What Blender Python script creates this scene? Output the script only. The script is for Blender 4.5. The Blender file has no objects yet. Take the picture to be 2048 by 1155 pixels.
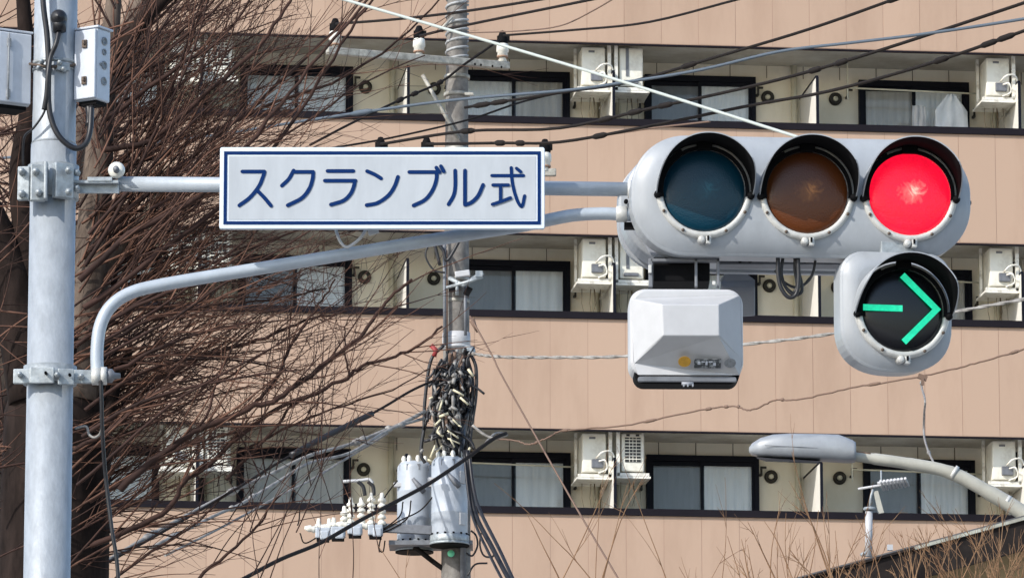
import bpy, bmesh, math, random
from mathutils import Vector, Matrix
R = math.radians
rnd = random.Random(7)
scene = bpy.context.scene
col = scene.collection

# ------------------------------------------------------------------ camera, sky, sun, exposure
F = 11200.0                      # focal length in pixels of the 2048 px wide photograph
TH = R(11.0)
CT, ST = math.cos(TH), math.sin(TH)
CAMZ = 1.6
cam = bpy.data.cameras.new('camera'); cam.sensor_width = 36; cam.lens = F / 2048 * 36
cam.clip_start = 0.5; cam.clip_end = 3000
camo = bpy.data.objects.new('camera', cam); col.objects.link(camo)
camo.location = (0, 0, CAMZ); camo.rotation_euler = (R(90) + TH, 0, 0)
scene.camera = camo
SUN_EL, SUN_AZ = 34.0, 48.0      # sun behind the viewer, to the left
w = bpy.data.worlds.new('World'); scene.world = w; w.use_nodes = True
nt = w.node_tree; nt.nodes.clear()
sky = nt.nodes.new('ShaderNodeTexSky'); sky.sky_type = 'NISHITA'; sky.sun_disc = False
sky.sun_elevation = R(SUN_EL); sky.sun_rotation = R(180 + SUN_AZ)
bg = nt.nodes.new('ShaderNodeBackground'); bg.inputs[1].default_value = 0.15
wo = nt.nodes.new('ShaderNodeOutputWorld')
nt.links.new(sky.outputs[0], bg.inputs[0]); nt.links.new(bg.outputs[0], wo.inputs[0])
sl = bpy.data.lights.new('sun', 'SUN'); sl.energy = 2.6; sl.angle = R(0.5); sl.color = (1.0, 0.955, 0.89)
so = bpy.data.objects.new('sun', sl); col.objects.link(so)
sd = Vector((-math.sin(R(SUN_AZ)) * math.cos(R(SUN_EL)), -math.cos(R(SUN_AZ)) * math.cos(R(SUN_EL)), math.sin(R(SUN_EL))))
so.rotation_euler = sd.to_track_quat('Z', 'Y').to_euler()
scene.view_settings.view_transform = 'Standard'; scene.view_settings.look = 'None'
scene.view_settings.exposure = 0.66; scene.view_settings.gamma = 1
scene.view_settings.use_curve_mapping = False

# ------------------------------------------------------------------ helpers
def W(px, py, D):
    """point on the ray of photo pixel (px, py) at ground distance D from the camera"""
    dx, dy = (px - 1024) / F, (577.5 - py) / F
    k = D / (CT - dy * ST)
    return Vector((dx * k, D, CAMZ + (ST + dy * CT) * k))
def WZ(px, py, z):
    dx, dy = (px - 1024) / F, (577.5 - py) / F
    return W(px, py, (z - CAMZ) / ((ST + dy * CT) / (CT - dy * ST)))
def ppm(D, z):
    return F / (D * CT + (z - CAMZ) * ST)
def smooth(pts, n=6):
    pts = [Vector(p) for p in pts]
    if len(pts) < 3: return pts
    q = [2 * pts[0] - pts[1]] + pts + [2 * pts[-1] - pts[-2]]
    out = []
    for i in range(1, len(q) - 2):
        a, b, c, d = q[i-1], q[i], q[i+1], q[i+2]
        for k in range(n):
            t = k / n
            out.append(0.5 * ((2*b) + (c-a)*t + (2*a-5*b+4*c-d)*t*t + (3*b-a-3*c+d)*t*t*t))
    out.append(pts[-1]); return out

class MB:
    def __init__(s): s.v = []; s.f = []; s.m = []; s.sm = []
    def add(s, vs, fs, mi=0, sm=False):
        b = len(s.v); s.v += [tuple(v) for v in vs]
        for f in fs: s.f.append([b + i for i in f]); s.m.append(mi); s.sm.append(sm)
        return s
    def box(s, c, d, mi=0, M=None):
        x, y, z = d[0]/2, d[1]/2, d[2]/2
        vs = [Vector((sx*x, sy*y, sz*z)) for sx in (-1, 1) for sy in (-1, 1) for sz in (-1, 1)]
        if M is not None: vs = [M @ v for v in vs]
        c = Vector(c); vs = [v + c for v in vs]
        return s.add(vs, [(0,1,3,2),(4,6,7,5),(0,4,5,1),(2,3,7,6),(0,2,6,4),(1,5,7,3)], mi)
    def tube(s, pts, r, n=8, mi=0, sm=True, caps=True):
        pts = [Vector(p) for p in pts]
        if not hasattr(r, '__len__'): r = [r] * len(pts)
        t0 = (pts[1] - pts[0]).normalized()
        a = t0.cross(Vector((0, 0, 1)))
        if a.length < 1e-3: a = Vector((1, 0, 0))
        a.normalize(); b = t0.cross(a); vs = []; m = len(pts)
        for i in range(m):
            t = (pts[min(i+1, m-1)] - pts[max(i-1, 0)])
            if t.length < 1e-9: t = t0
            t.normalize(); a = (a - t * a.dot(t)).normalized(); b = t.cross(a)
            for k in range(n):
                an = 2 * math.pi * k / n
                vs.append(pts[i] + (a * math.cos(an) + b * math.sin(an)) * r[i])
        fs = [(i*n+k, i*n+(k+1) % n, (i+1)*n+(k+1) % n, (i+1)*n+k) for i in range(m-1) for k in range(n)]
        s.add(vs, fs, mi, sm)
        if caps and n > 3:
            o = len(s.v) - len(vs)
            s.f.append([o + k for k in range(n)][::-1]); s.m.append(mi); s.sm.append(False)
            s.f.append([o + (m-1)*n + k for k in range(n)]); s.m.append(mi); s.sm.append(False)
        return s
    def lathe(s, prof, n=24, c=(0,0,0), M=None, mi=0, sm=True):
        """prof: (radius, z) pairs turned about local z"""
        vs = []
        for r, z in prof:
            for k in range(n):
                a = 2*math.pi*k/n; v = Vector((r*math.cos(a), r*math.sin(a), z))
                vs.append((M @ v if M is not None else v) + Vector(c))
        m = len(prof)
        fs = [(i*n+k, i*n+(k+1) % n, (i+1)*n+(k+1) % n, (i+1)*n+k) for i in range(m-1) for k in range(n)]
        s.add(vs, fs, mi, sm)
        o = len(s.v) - len(vs)
        if prof[0][0] > 1e-5: s.f.append([o+k for k in range(n)][::-1]); s.m.append(mi); s.sm.append(False)
        if prof[-1][0] > 1e-5: s.f.append([o+(m-1)*n+k for k in range(n)]); s.m.append(mi); s.sm.append(False)
        return s
    def loft(s, loops, mi=0, cap0=True, cap1=True, sm=False):
        n = len(loops[0]); vs = [p for L in loops for p in L]
        fs = [(i*n+k, i*n+(k+1) % n, (i+1)*n+(k+1) % n, (i+1)*n+k) for i in range(len(loops)-1) for k in range(n)]
        s.add(vs, fs, mi, sm); o = len(s.v) - len(vs)
        if cap0: s.f.append([o+k for k in range(n)][::-1]); s.m.append(mi); s.sm.append(False)
        if cap1: s.f.append([o+(len(loops)-1)*n+k for k in range(n)]); s.m.append(mi); s.sm.append(False)
        return s
    def mesh(s, name, mats, origin=(0,0,0), bevel=0):
        me = bpy.data.meshes.new(name); o = Vector(origin)
        me.from_pydata([Vector(v) - o for v in s.v], [], s.f)
        for i, p in enumerate(me.polygons): p.material_index = s.m[i]; p.use_smooth = s.sm[i]
        for m in (mats if isinstance(mats, (list, tuple)) else [mats]): me.materials.append(m)
        bm = bmesh.new(); bm.from_mesh(me); bmesh.ops.recalc_face_normals(bm, faces=bm.faces[:])
        bm.to_mesh(me); bm.free()
        return me
    def build(s, name, mats, parent=None, origin=None, bevel=0, **props):
        """vertices in world space when the parent is unrotated, else in the parent's space"""
        if origin is None: origin = parent.location if (parent is not None and parent.get('_w')) else (0,0,0)
        me = s.mesh(name, mats, origin)
        o = bpy.data.objects.new(name, me); col.objects.link(o)
        if parent is not None:
            p = parent
            o.parent = p
        if bevel:
            b = o.modifiers.new('bevel', 'BEVEL'); b.width = bevel; b.segments = 2; b.limit_method = 'ANGLE'; b.angle_limit = R(35)
        for k, v in props.items(): o[k] = v
        return o
def put(name, me, parent, loc=(0,0,0), rot=(0,0,0)):
    o = bpy.data.objects.new(name, me); col.objects.link(o); o.parent = parent; o.location = loc; o.rotation_euler = rot
    return o
def thing(name, label, cat, loc=(0,0,0), rz=0, group=None, rx=0):
    o = bpy.data.objects.new(name, None); col.objects.link(o); o.empty_display_size = .1
    o.location = loc; o.rotation_euler = (rx, 0, rz); o['label'] = label; o['category'] = cat
    if group: o['group'] = group
    return o
def single(mb, name, mat, label, cat, origin, group=None, bevel=0):
    o = mb.build(name, mat, None, origin, bevel); o.location = origin; o['label'] = label; o['category'] = cat
    if group: o['group'] = group
    return o
def sub(parent, mb, name, mat, **kw):
    """part given in world coordinates below an unrotated thing"""
    return mb.build(name, mat, parent, parent.location, **kw)
def copy_tree(o, parent=None):
    c = o.copy(); col.objects.link(c); c.parent = parent
    for ch in o.children: copy_tree(ch, c)
    return c

# ------------------------------------------------------------------ materials
def mat(name, c, rough=.6, metal=0., var=.0, vs=4., bump=0., bs=60., c2=None, spec=.5, rand=0., coat=0., stretch=(1,1,1), lo=.35, hi=.65, detail=5, world=False):
    m = bpy.data.materials.new(name); m.use_nodes = True; t = m.node_tree; N = t.nodes; L = t.links
    p = N['Principled BSDF']; p.inputs['Roughness'].default_value = rough; p.inputs['Metallic'].default_value = metal
    p.inputs['Specular IOR Level'].default_value = spec
    if coat: p.inputs['Coat Weight'].default_value = coat; p.inputs['Coat Roughness'].default_value = .15
    tc = N.new('ShaderNodeTexCoord'); mp = N.new('ShaderNodeMapping'); L.new(N.new('ShaderNodeNewGeometry').outputs['Position'] if world else tc.outputs['Object'], mp.inputs[0]); mp.inputs['Scale'].default_value = stretch
    p.inputs['Base Color'].default_value = (*c, 1); out = None
    if var or c2:
        nz = N.new('ShaderNodeTexNoise'); nz.inputs['Scale'].default_value = vs; nz.inputs['Detail'].default_value = detail; nz.inputs['Roughness'].default_value = .65
        L.new(mp.outputs[0], nz.inputs[0])
        cr = N.new('ShaderNodeValToRGB'); cr.color_ramp.elements[0].position = lo; cr.color_ramp.elements[1].position = hi
        cc = c2 if c2 else tuple(x*(1-var) for x in c)
        cr.color_ramp.elements[0].color = (*cc, 1); cr.color_ramp.elements[1].color = (*c, 1)
        L.new(nz.outputs[0], cr.inputs[0]); L.new(cr.outputs[0], p.inputs['Base Color']); out = cr.outputs[0]
    if rand:
        oi = N.new('ShaderNodeObjectInfo'); hs = N.new('ShaderNodeHueSaturation'); mr = N.new('ShaderNodeMapRange')
        mr.inputs[3].default_value = 1 - rand; mr.inputs[4].default_value = 1 + rand
        L.new(oi.outputs['Random'], mr.inputs[0]); L.new(mr.outputs[0], hs.inputs['Value'])
        if out: L.new(out, hs.inputs['Color'])
        else: hs.inputs['Color'].default_value = (*c, 1)
        L.new(hs.outputs[0], p.inputs['Base Color'])
    if bump:
        b = N.new('ShaderNodeTexNoise'); b.inputs['Scale'].default_value = bs; b.inputs['Detail'].default_value = 4; L.new(mp.outputs[0], b.inputs[0])
        bn = N.new('ShaderNodeBump'); bn.inputs['Strength'].default_value = bump; bn.inputs['Distance'].default_value = .01
        L.new(b.outputs[0], bn.inputs['Height']); L.new(bn.outputs[0], p.inputs['Normal'])
    return m
M = {}
M['galv'] = mat('galvanised_steel', (.385,.42,.455), .5, .15, var=.25, vs=30, bump=.12, bs=90, lo=.3, hi=.7, stretch=(1,1,.5))
M['galv_pipe'] = mat('painted_pipe', (.42,.47,.52), .42, .1, var=.12, vs=22, bump=.05)
M['bracket'] = mat('zinc_bracket', (.42,.46,.48), .5, .35, var=.35, vs=30, bump=.15)
M['sig'] = mat('signal_housing_paint', (.365,.388,.412), .42, .03, var=.20, vs=9, bump=.03, coat=.08, stretch=(1,1,.4), lo=.25, hi=.6, detail=8)
M['ring'] = mat('signal_door_ring', (.60,.60,.57), .4, .1, var=.2, vs=25)
M['dark'] = mat('black_paint', (.004,.004,.005), .8, 0, var=.3, vs=20, spec=.15)
M['rubber'] = mat('cable_rubber', (.017,.017,.02), .45, 0, var=.3, vs=30)
M['screw'] = mat('rusty_screw', (.12,.09,.07), .6, .4)
M['signface'] = mat('sign_face', (.47,.505,.54), .5, 0, var=.12, vs=5, stretch=(2,1,.5), spec=.2)
M['signwhite'] = mat('sign_border_white', (.68,.75,.82), .45, 0, var=.06, vs=5)
M['signblue'] = mat('sign_blue', (.0015,.023,.110), .6, 0, spec=.1)
M['white'] = mat('white_plastic', (.50,.505,.515), .45, 0, var=.08, vs=12)
M['boxwhite'] = mat('control_box_paint', (.56,.60,.66), .45, 0, var=.12, vs=16)
M['boxgrey'] = mat('detector_grey', (.34,.36,.40), .5, 0, var=.08, vs=10)
M['plate'] = mat('dark_nameplate', (.04,.045,.05), .5, 0, c2=(.30,.32,.33), vs=70, lo=.42, hi=.5)
M['yellow'] = mat('yellow_sticker', (.68,.36,.03), .5, 0, var=.25, vs=60)
M['greysticker'] = mat('grey_sticker', (.28,.30,.32), .5, 0, var=.4, vs=80)
M['clad'] = mat('salmon_cladding', (.452,.320,.236), .75, 0, c2=(.385,.265,.192), vs=1.1, bump=.04, bs=120, rand=.03, spec=.2, world=True, stretch=(1.3,1.3,.35), lo=.25, hi=.55, detail=7)
M['joint'] = mat('cladding_joint', (.36,.24,.18), .8, 0, spec=.2)
M['rail'] = mat('dark_coping', (.010,.008,.012), .7, 0, var=.2, vs=3, spec=.15)
M['soffit'] = mat('soffit_paint', (.72,.70,.64), .85, 0, c2=(.48,.44,.37), vs=1.3, lo=.35, hi=.7, spec=.1)
M['wall'] = mat('beige_render', (.87,.81,.67), .9, 0, c2=(.76,.69,.54), vs=1.4, bump=.08, bs=50, lo=.3, hi=.6, spec=.1, world=True, stretch=(1,1,.5), detail=7)
M['wallshade'] = mat('shade_strip', (.02,.018,.02), .8)  # near-black colour standing in for shade on the balcony wall
M['pipe'] = mat('cream_downpipe', (.66,.62,.48), .6, 0, var=.15, vs=4)
M['partition'] = mat('balcony_partition', (.74,.72,.66), .7, 0, var=.08, vs=4)
M['frame'] = mat('window_frame_dark', (.005,.006,.012), .6, 0, spec=.15)
M['vent'] = mat('vent_dark', (.035,.03,.022), .6, .2, var=.4, vs=20)
M['ac'] = mat('ac_casing', (.80,.78,.68), .6, 0, c2=(.50,.46,.38), vs=3.5, lo=.25, hi=.55)
M['acframe'] = mat('ac_bracket', (.80,.78,.70), .6, 0, c2=(.42,.38,.30), vs=8, lo=.3, hi=.5)
M['stain'] = mat('rust_stain', (.14,.10,.06), .9, 0)
M['acgrille'] = mat('ac_grille', (.03,.03,.03), .7)
M['bark'] = mat('bark_grey', (.16,.125,.10), .9, 0, c2=(.055,.04,.032), vs=7, bump=.8, bs=16, stretch=(1,1,.35), spec=.15)
M['barkdark'] = mat('bark_dark', (.030,.021,.018), .95, 0, c2=(.010,.007,.006), vs=6, bump=.8, bs=14, stretch=(1,1,.35), spec=.1)
M['twig'] = mat('twig_brown', (.175,.088,.058), .75, 0, c2=(.045,.022,.016), vs=1.6, spec=.25, lo=.4, hi=.62)
M['twigdark'] = mat('twig_dark', (.060,.031,.024), .8, 0, c2=(.020,.011,.009), vs=2, spec=.2)
M['twigtan'] = mat('twig_tan', (.30,.185,.105), .8, 0, c2=(.16,.085,.045), vs=3, spec=.2)
M['concrete'] = mat('pole_concrete', (.24,.225,.205), .85, 0, c2=(.11,.10,.09), vs=7, bump=.2, bs=40)
M['guard'] = mat('vine_guard', (.42,.43,.43), .6, .1, var=.3, vs=20)
M['porcelain'] = mat('white_porcelain', (.80,.78,.70), .3, 0, var=.15, vs=20, coat=.4)
M['tan'] = mat('insulator_band', (.33,.20,.13), .5)
M['arm'] = mat('crossarm_steel', (.50,.48,.42), .6, .2, var=.5, vs=14)
M['armdark'] = mat('arm_grey', (.20,.21,.23), .6, .3, var=.3, vs=10)
M['trafo'] = mat('transformer_paint', (.42,.46,.51), .42, .05, var=.16, vs=6)
M['wire'] = mat('wire_black', (.014,.011,.010), .75, 0, spec=.2)
M['wiregrey'] = mat('wire_grey', (.33,.32,.30), .6, 0, c2=(.16,.15,.14), vs=12)
M['wirewhite'] = mat('wire_white', (.42,.46,.43), .5, 0)
M['wireblue'] = mat('wire_blue', (.075,.10,.13), .7, 0)
M['wirebrown'] = mat('wire_brown', (.16,.10,.07), .7, 0)
M['cream'] = mat('cream_tie', (.66,.60,.42), .6, 0)
M['red'] = mat('red_tag', (.28,.03,.03), .6, 0)
M['green'] = mat('green_tag', (.20,.75,.45), .5, 0)
M['lamp'] = mat('lamp_head_aluminium', (.35,.37,.39), .45, .1, var=.15, vs=8)
M['lamppole'] = mat('lamp_arm_cream', (.44,.43,.37), .6, .05, var=.2, vs=6)
M['rust'] = mat('rusty_patch', (.30,.17,.09), .8, 0, var=.4, vs=30)
M['lampglass'] = mat('lamp_lens', (.10,.10,.11), .25, 0, var=.3, vs=10)
M['roofdark'] = mat('roof_board', (.026,.021,.019), .9, 0, spec=.15, c2=(.010,.008,.008), vs=4)
M['verge'] = mat('verge_metal', (.42,.44,.38), .6, 0, c2=(.25,.24,.20), vs=5)
M['housewall'] = mat('ochre_wall', (.42,.31,.17), .9, 0, var=.15, vs=3, bump=.2, bs=30)
M['tile'] = mat('roof_tile', (.12,.12,.125), .7, 0, var=.3, vs=5)
M['asphalt'] = mat('asphalt', (.05,.05,.052), .9, 0, var=.25, vs=3, bump=.3, bs=80)
M['ground'] = mat('ground_paving', (.48,.46,.43), .9, 0, var=.2, vs=.6)
M['kerb'] = mat('kerb_concrete', (.34,.33,.31), .9, 0, var=.2, vs=4)
M['paint'] = mat('road_paint', (.78,.78,.76), .8, 0, var=.1, vs=6)

def glass_mat():
    m = bpy.data.materials.new('window_glass'); m.use_nodes = True; t = m.node_tree; t.nodes.clear()
    o = t.nodes.new('ShaderNodeOutputMaterial'); mx = t.nodes.new('ShaderNodeMixShader')
    tr = t.nodes.new('ShaderNodeBsdfTransparent'); tr.inputs[0].default_value = (.95,.95,.94,1)
    gl = t.nodes.new('ShaderNodeBsdfGlossy'); gl.inputs['Roughness'].default_value = .03
    fr = t.nodes.new('ShaderNodeFresnel'); fr.inputs[0].default_value = 1.36
    t.links.new(fr.outputs[0], mx.inputs[0]); t.links.new(tr.outputs[0], mx.inputs[1]); t.links.new(gl.outputs[0], mx.inputs[2])
    t.links.new(mx.outputs[0], o.inputs[0]); return m
M['glass'] = glass_mat()
M['curtain'] = mat('curtain_pale', (.90,.94,.98), .9, 0, var=.12, vs=3, stretch=(3,3,.3), spec=0)
M['curtainmid'] = mat('curtain_grey', (.62,.61,.59), .9, 0, var=.2, vs=3, stretch=(4,4,.3), spec=0)
M['screen'] = mat('insect_screen', (.30,.325,.36), .9, 0, var=.12, vs=5, stretch=(3,3,.4), spec=0)
M['laundry'] = mat('laundry_cloth', (.72,.75,.76), .9, 0, var=.15, vs=5, spec=0)

def lens_mat(name, base, glow=None, inner=None, es=1.0, rough=.25):
    """coloured prismatic lens; radial coordinate from the object's own space (front is -y)"""
    m = bpy.data.materials.new(name); m.use_nodes = True; t = m.node_tree; N = t.nodes; L = t.links
    p = N['Principled BSDF']; p.inputs['Base Color'].default_value = (*base, 1); p.inputs['Roughness'].default_value = rough
    p.inputs['Specular IOR Level'].default_value = .3; p.inputs['Coat Weight'].default_value = .12; p.inputs['Coat Roughness'].default_value = .2
    tc = N.new('ShaderNodeTexCoord')
    vo = N.new('ShaderNodeTexVoronoi'); vo.inputs['Scale'].default_value = 190; L.new(tc.outputs['Object'], vo.inputs[0])
    bn = N.new('ShaderNodeBump'); bn.inputs['Strength'].default_value = .3; bn.inputs['Distance'].default_value = .002
    L.new(vo.outputs['Distance'], bn.inputs['Height']); L.new(bn.outputs[0], p.inputs['Normal'])
    mp = N.new('ShaderNodeMapping'); mp.inputs['Location'].default_value = (-.012, 0, -.004); L.new(tc.outputs['Object'], mp.inputs[0])
    nz = N.new('ShaderNodeTexNoise'); nz.inputs['Scale'].default_value = 16; nz.inputs['Detail'].default_value = 2; nz.inputs['Distortion'].default_value = 2.5
    L.new(mp.outputs[0], nz.inputs[0])
    ln = N.new('ShaderNodeVectorMath'); ln.operation = 'LENGTH'
    mz = N.new('ShaderNodeVectorMath'); mz.operation = 'MULTIPLY'; mz.inputs[1].default_value = (1, 0, 1.25)
    L.new(mp.outputs[0], mz.inputs[0]); L.new(mz.outputs[0], ln.inputs[0])
    add = N.new('ShaderNodeMath'); add.operation = 'MULTIPLY_ADD'; add.inputs[1].default_value = .10; L.new(nz.outputs[0], add.inputs[0]); L.new(ln.outputs['Value'], add.inputs[2])
    cr = N.new('ShaderNodeValToRGB'); L.new(add.outputs[0], cr.inputs[0])
    e = cr.color_ramp.elements; g = glow or base; i = inner or base
    e[0].position = .052; e[0].color = (*i, 1); e[1].position = .105; e[1].color = (*g, 1)
    x = e.new(.070); x.color = (*[(a*.30+b*.70) for a, b in zip(i, g)], 1)
    if glow:
        y = e.new(.20); y.color = (*[a*.8 for a in g], 1)
        v2 = N.new('ShaderNodeTexVoronoi'); v2.inputs['Scale'].default_value = 85; L.new(tc.outputs['Object'], v2.inputs[0])
        n2 = N.new('ShaderNodeTexNoise'); n2.inputs['Scale'].default_value = 30; L.new(tc.outputs['Object'], n2.inputs[0])
        m1 = N.new('ShaderNodeMapRange'); m1.inputs[1].default_value = 0; m1.inputs[2].default_value = .7; m1.inputs[3].default_value = 1.12; m1.inputs[4].default_value = .86; L.new(v2.outputs['Distance'], m1.inputs[0])
        m2 = N.new('ShaderNodeMapRange'); m2.inputs[1].default_value = .3; m2.inputs[2].default_value = .7; m2.inputs[3].default_value = .98*es; m2.inputs[4].default_value = 1.16*es; L.new(n2.outputs[0], m2.inputs[0])
        mm = N.new('ShaderNodeMath'); mm.operation = 'MULTIPLY'; L.new(m1.outputs[0], mm.inputs[0]); L.new(m2.outputs[0], mm.inputs[1])
        L.new(cr.outputs[0], p.inputs['Emission Color']); L.new(mm.outputs[0], p.inputs['Emission Strength'])
    else:
        L.new(cr.outputs[0], p.inputs['Base Color'])
    return m
M['lens_green'] = lens_mat('lens_unlit_green', (.002,.034,.060), inner=(.012,.09,.13))  # inner colour paints a highlight at the centre of the unlit lens
M['lens_amber'] = lens_mat('lens_unlit_amber', (.105,.030,.008), inner=(.42,.16,.04))  # brighter centre is a painted highlight, the lamp is off
M['lens_red'] = lens_mat('lens_lit_red', (.30,.01,.02), glow=(.98,.004,.035), inner=(1.0,.50,.40), es=.78)
M['arrow_glow'] = lens_mat('arrow_lit_green', (.02,.3,.2), glow=(.0,.56,.28), inner=(.04,.72,.40), es=.8)
M['arrow_black'] = mat('arrow_lens_black', (.006,.006,.008), .25, 0, spec=.5)

# ------------------------------------------------------------------ the ground (below the frame, it carries everything)
def sheet(name, x0, x1, y0, y1, z, m):
    o = MB().add([(x0,y0,z),(x1,y0,z),(x1,y1,z),(x0,y1,z)], [(0,1,2,3)]).build(name, m); o['kind'] = 'structure'; return o
sheet('ground', -600, 600, -600, 1500, -.13, M['ground'])
sheet('road', -60, 60, -10, 17.5, -.126, M['asphalt'])
sheet('road', -9, -3, 17.5, 76, -.126, M['asphalt']).name = 'side_road'
sheet('road_marking', -40, 40, 3.5, 3.65, -.122, M['paint'])
for k in range(6):
    sheet('crosswalk_stripe', -8.2 + k*.9, -7.75 + k*.9, 12.5, 16.5, -.122, M['paint'])
mb = MB(); mb.box((25.5, 47, -.065), (57, 59, .13)); o = mb.build('pavement', M['ground']); o['kind'] = 'structure'
mb = MB(); mb.box((-34.5, 47, -.065), (51, 59, .13)); o = mb.build('pavement_left', M['ground']); o['kind'] = 'structure'
mb = MB(); mb.box((25.5, 17.42, -.06), (57, .16, .14)); mb.box((-34.5, 17.42, -.06), (51, .16, .14)); o = mb.build('kerb', M['kerb']); o['kind'] = 'structure'

# ------------------------------------------------------------------ the apartment block
AL = R(6.4); CA, SA = math.cos(AL), math.sin(AL)
B = thing('apartment_building', 'long salmon clad apartment block with rows of open balconies behind the signals', 'building', (0, 80, 0), AL)
ZT = [22.60, 19.72, 16.83, 13.95, 11.07]           # tops of the parapets
ZB = [20.86, 17.98, 15.10, 12.22, 9.34]            # their bottoms
WD = 1.6                                           # depth of the balconies
PW = .552; U0, U1 = -13.0, 13.5
HALF = 3.03; UA = [-10.61, -4.55, 1.51, 7.57]; UB = [-7.58, -1.52, 4.54, 10.6]
def BP(u, n, z): return Vector((u*CA - n*SA, 80 + u*SA + n*CA, z))
# main body with a slot per balcony: back wall, slabs, ends
mb = MB(); mb.box(((U0+U1)/2, WD+3.0, 4.9), (U1-U0, 6.0-.0, 9.8)); mb.build('lower_wall', M['wall'], B)
mb = MB(); mb.box(((U0+U1)/2, WD+3.0, 16.6), (U1-U0, 6.0, 13.55)); mb.build('back_wall', M['wall'], B)
mb = MB(); mb.box(((U0+U1)/2, WD+2.9, 24.0), (U1-U0, 5.8, 1.2)); mb.build('roof_parapet', M['clad'], B)
mb = MB(); mb.box(((U0+U1)/2, .75, 4.65), (U1-U0, 1.5, 9.3)); mb.build('lower_storeys', M['clad'], B)
mb = MB(); mb.box((U0-.1, 3.6, 12.2), (.2, 8.0, 24.4)); mb.box((U1+.1, 3.6, 12.2), (.2, 8.0, 24.4)); mb.build('end_wall', M['clad'], B)
pm = {}
for r in range(5):
    zt, zb = ZT[r], ZB[r]
    h = zt - zb
    par = MB(); par.box(((U0+U1)/2, .075, (zt-.09+zb)/2), (U1-U0, .146, h-.09)); bal = par.build('balcony_parapet', M['joint'], B)
    lin = MB(); lin.box(((U0+U1)/2, .158, (zt-.10+zb+.2)/2), (U1-U0, .014, h-.30)); lin.build('bounce_lining', M['soffit'], bal)  # unseen pale board added to bounce light into the shaded balcony
    cop = MB(); cop.box(((U0+U1)/2, .06, zt-.05), (U1-U0, .20, .10)); cop.box(((U0+U1)/2, .012, zb-.012), (U1-U0, .05, .024)); cop.build('coping', M['rail'], bal)
    slab = MB(); slab.box(((U0+U1)/2, .15+(WD-.15)/2, zb+.10+.1), (U1-U0, WD-.15, .20)); slab.build('balcony_slab', M['soffit'], bal)
    if 'p' not in pm:
        q = MB(); q.box((0, 0, 0), (PW-.008, .016, h-.115)); pm['p'] = q.mesh('panel', M['clad'])
    n = int((U1-U0)/PW)
    for i in range(n):
        u = U0 + PW*(i+.5) + .31
        if u > U1 - .3: continue
        put('panel', pm['p'], bal, (u, .008 + rnd.uniform(-.0015, .0015), (zt-.10+zb+.01)/2))
# windows
def pleats(w_, h_, amp, k, seed):
    r = random.Random(seed); n = int(w_/.02); vs = []; fs = []
    ph = r.uniform(0, 6)
    for i in range(n+1):
        x = -w_/2 + w_*i/n; y = amp*math.sin(i*k+ph+.8*math.sin(i*.21+ph)); 
        vs += [(x, y, -h_/2), (x, y, h_/2)]
    fs = [(2*i, 2*i+2, 2*i+3, 2*i+1) for i in range(n)]
    return MB().add(vs, fs, 0, True)
FW, FH = 1.68, 2.15
fm = MB()
for (cx, cz, sx, sz) in ((0, FH/2-.045, FW, .09), (0, -FH/2+.04, FW, .08), (-FW/2+.035, -.005, .07, FH-.17), (FW/2-.035, -.005, .07, FH-.17)):
    fm.box((cx, 0, cz), (sx, .10, sz))
fm = fm.mesh('window', M['frame'])
def sash(x0, x1, y):
    m_ = MB(); w_ = x1-x0; c = (x0+x1)/2; t = .038; z0, z1 = -FH/2+.082, FH/2-.092
    m_.box((x0+t/2, y, 0), (t, .03, z1-z0)); m_.box((x1-t/2, y, 0), (t, .03, z1-z0))
    m_.box((c, y, z1-.03), (w_-2*t, .03, .06)); m_.box((c, y, z0+.03), (w_-2*t, .03, .06)); return m_.mesh('sash', M['frame'])
sL = sash(-FW/2+.072, .03, .022); sR = sash(-.03, FW/2-.072, -.015)
gL = MB().box((0,0,0), (.72,.006,FH-.29)).mesh('pane', M['glass'])
cs = {}
for kd, mm in (('p', 'curtain'), ('m', 'curtainmid'), ('s', 'screen')):
    for v in range(3): cs[kd, v] = pleats(.75, FH-.2, .012 if kd != 's' else .003, .9+.25*v, v*7+ord(kd)).mesh('curtain', M[mm])
kinds = {  # (row, index of the window from the left) -> curtain left, right
}
wi = 0
for r in range(1, 4):
    zt_w = ZB[r-1] - .10
    for ai, a in enumerate(UA[0:4]):
        for side in (-1, 1):
            c = a + (1.50 if side > 0 else -1.31)
            if not (-8.5 < c < 9.5): continue
            wdw = put('window', fm, B, (c, WD-.06, zt_w-FH/2))
            put('sash', sL, wdw); put('sash', sR, wdw)
            put('pane', gL, wdw, (-.37, .022, 0)); put('pane', gL, wdw, (.37, -.015, 0))
            kd = 'sp'
            if r == 1 and side < 0 and ai == 2: kd = 'pm'
            if r == 1 and side > 0 and ai == 1: kd = 'pp'
            if r == 1 and side < 0 and ai == 3: kd = 'mp'
            if r == 3 and side > 0 and ai == 1: kd = 'mm'
            if r == 2 and side < 0 and ai == 3: kd = 'mm'
            put('curtain', cs[kd[0], wi % 3], wdw, (-.37, .048, 0)); put('curtain', cs[kd[1], (wi+1) % 3], wdw, (.40, .012, 0))
            wi += 1
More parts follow.
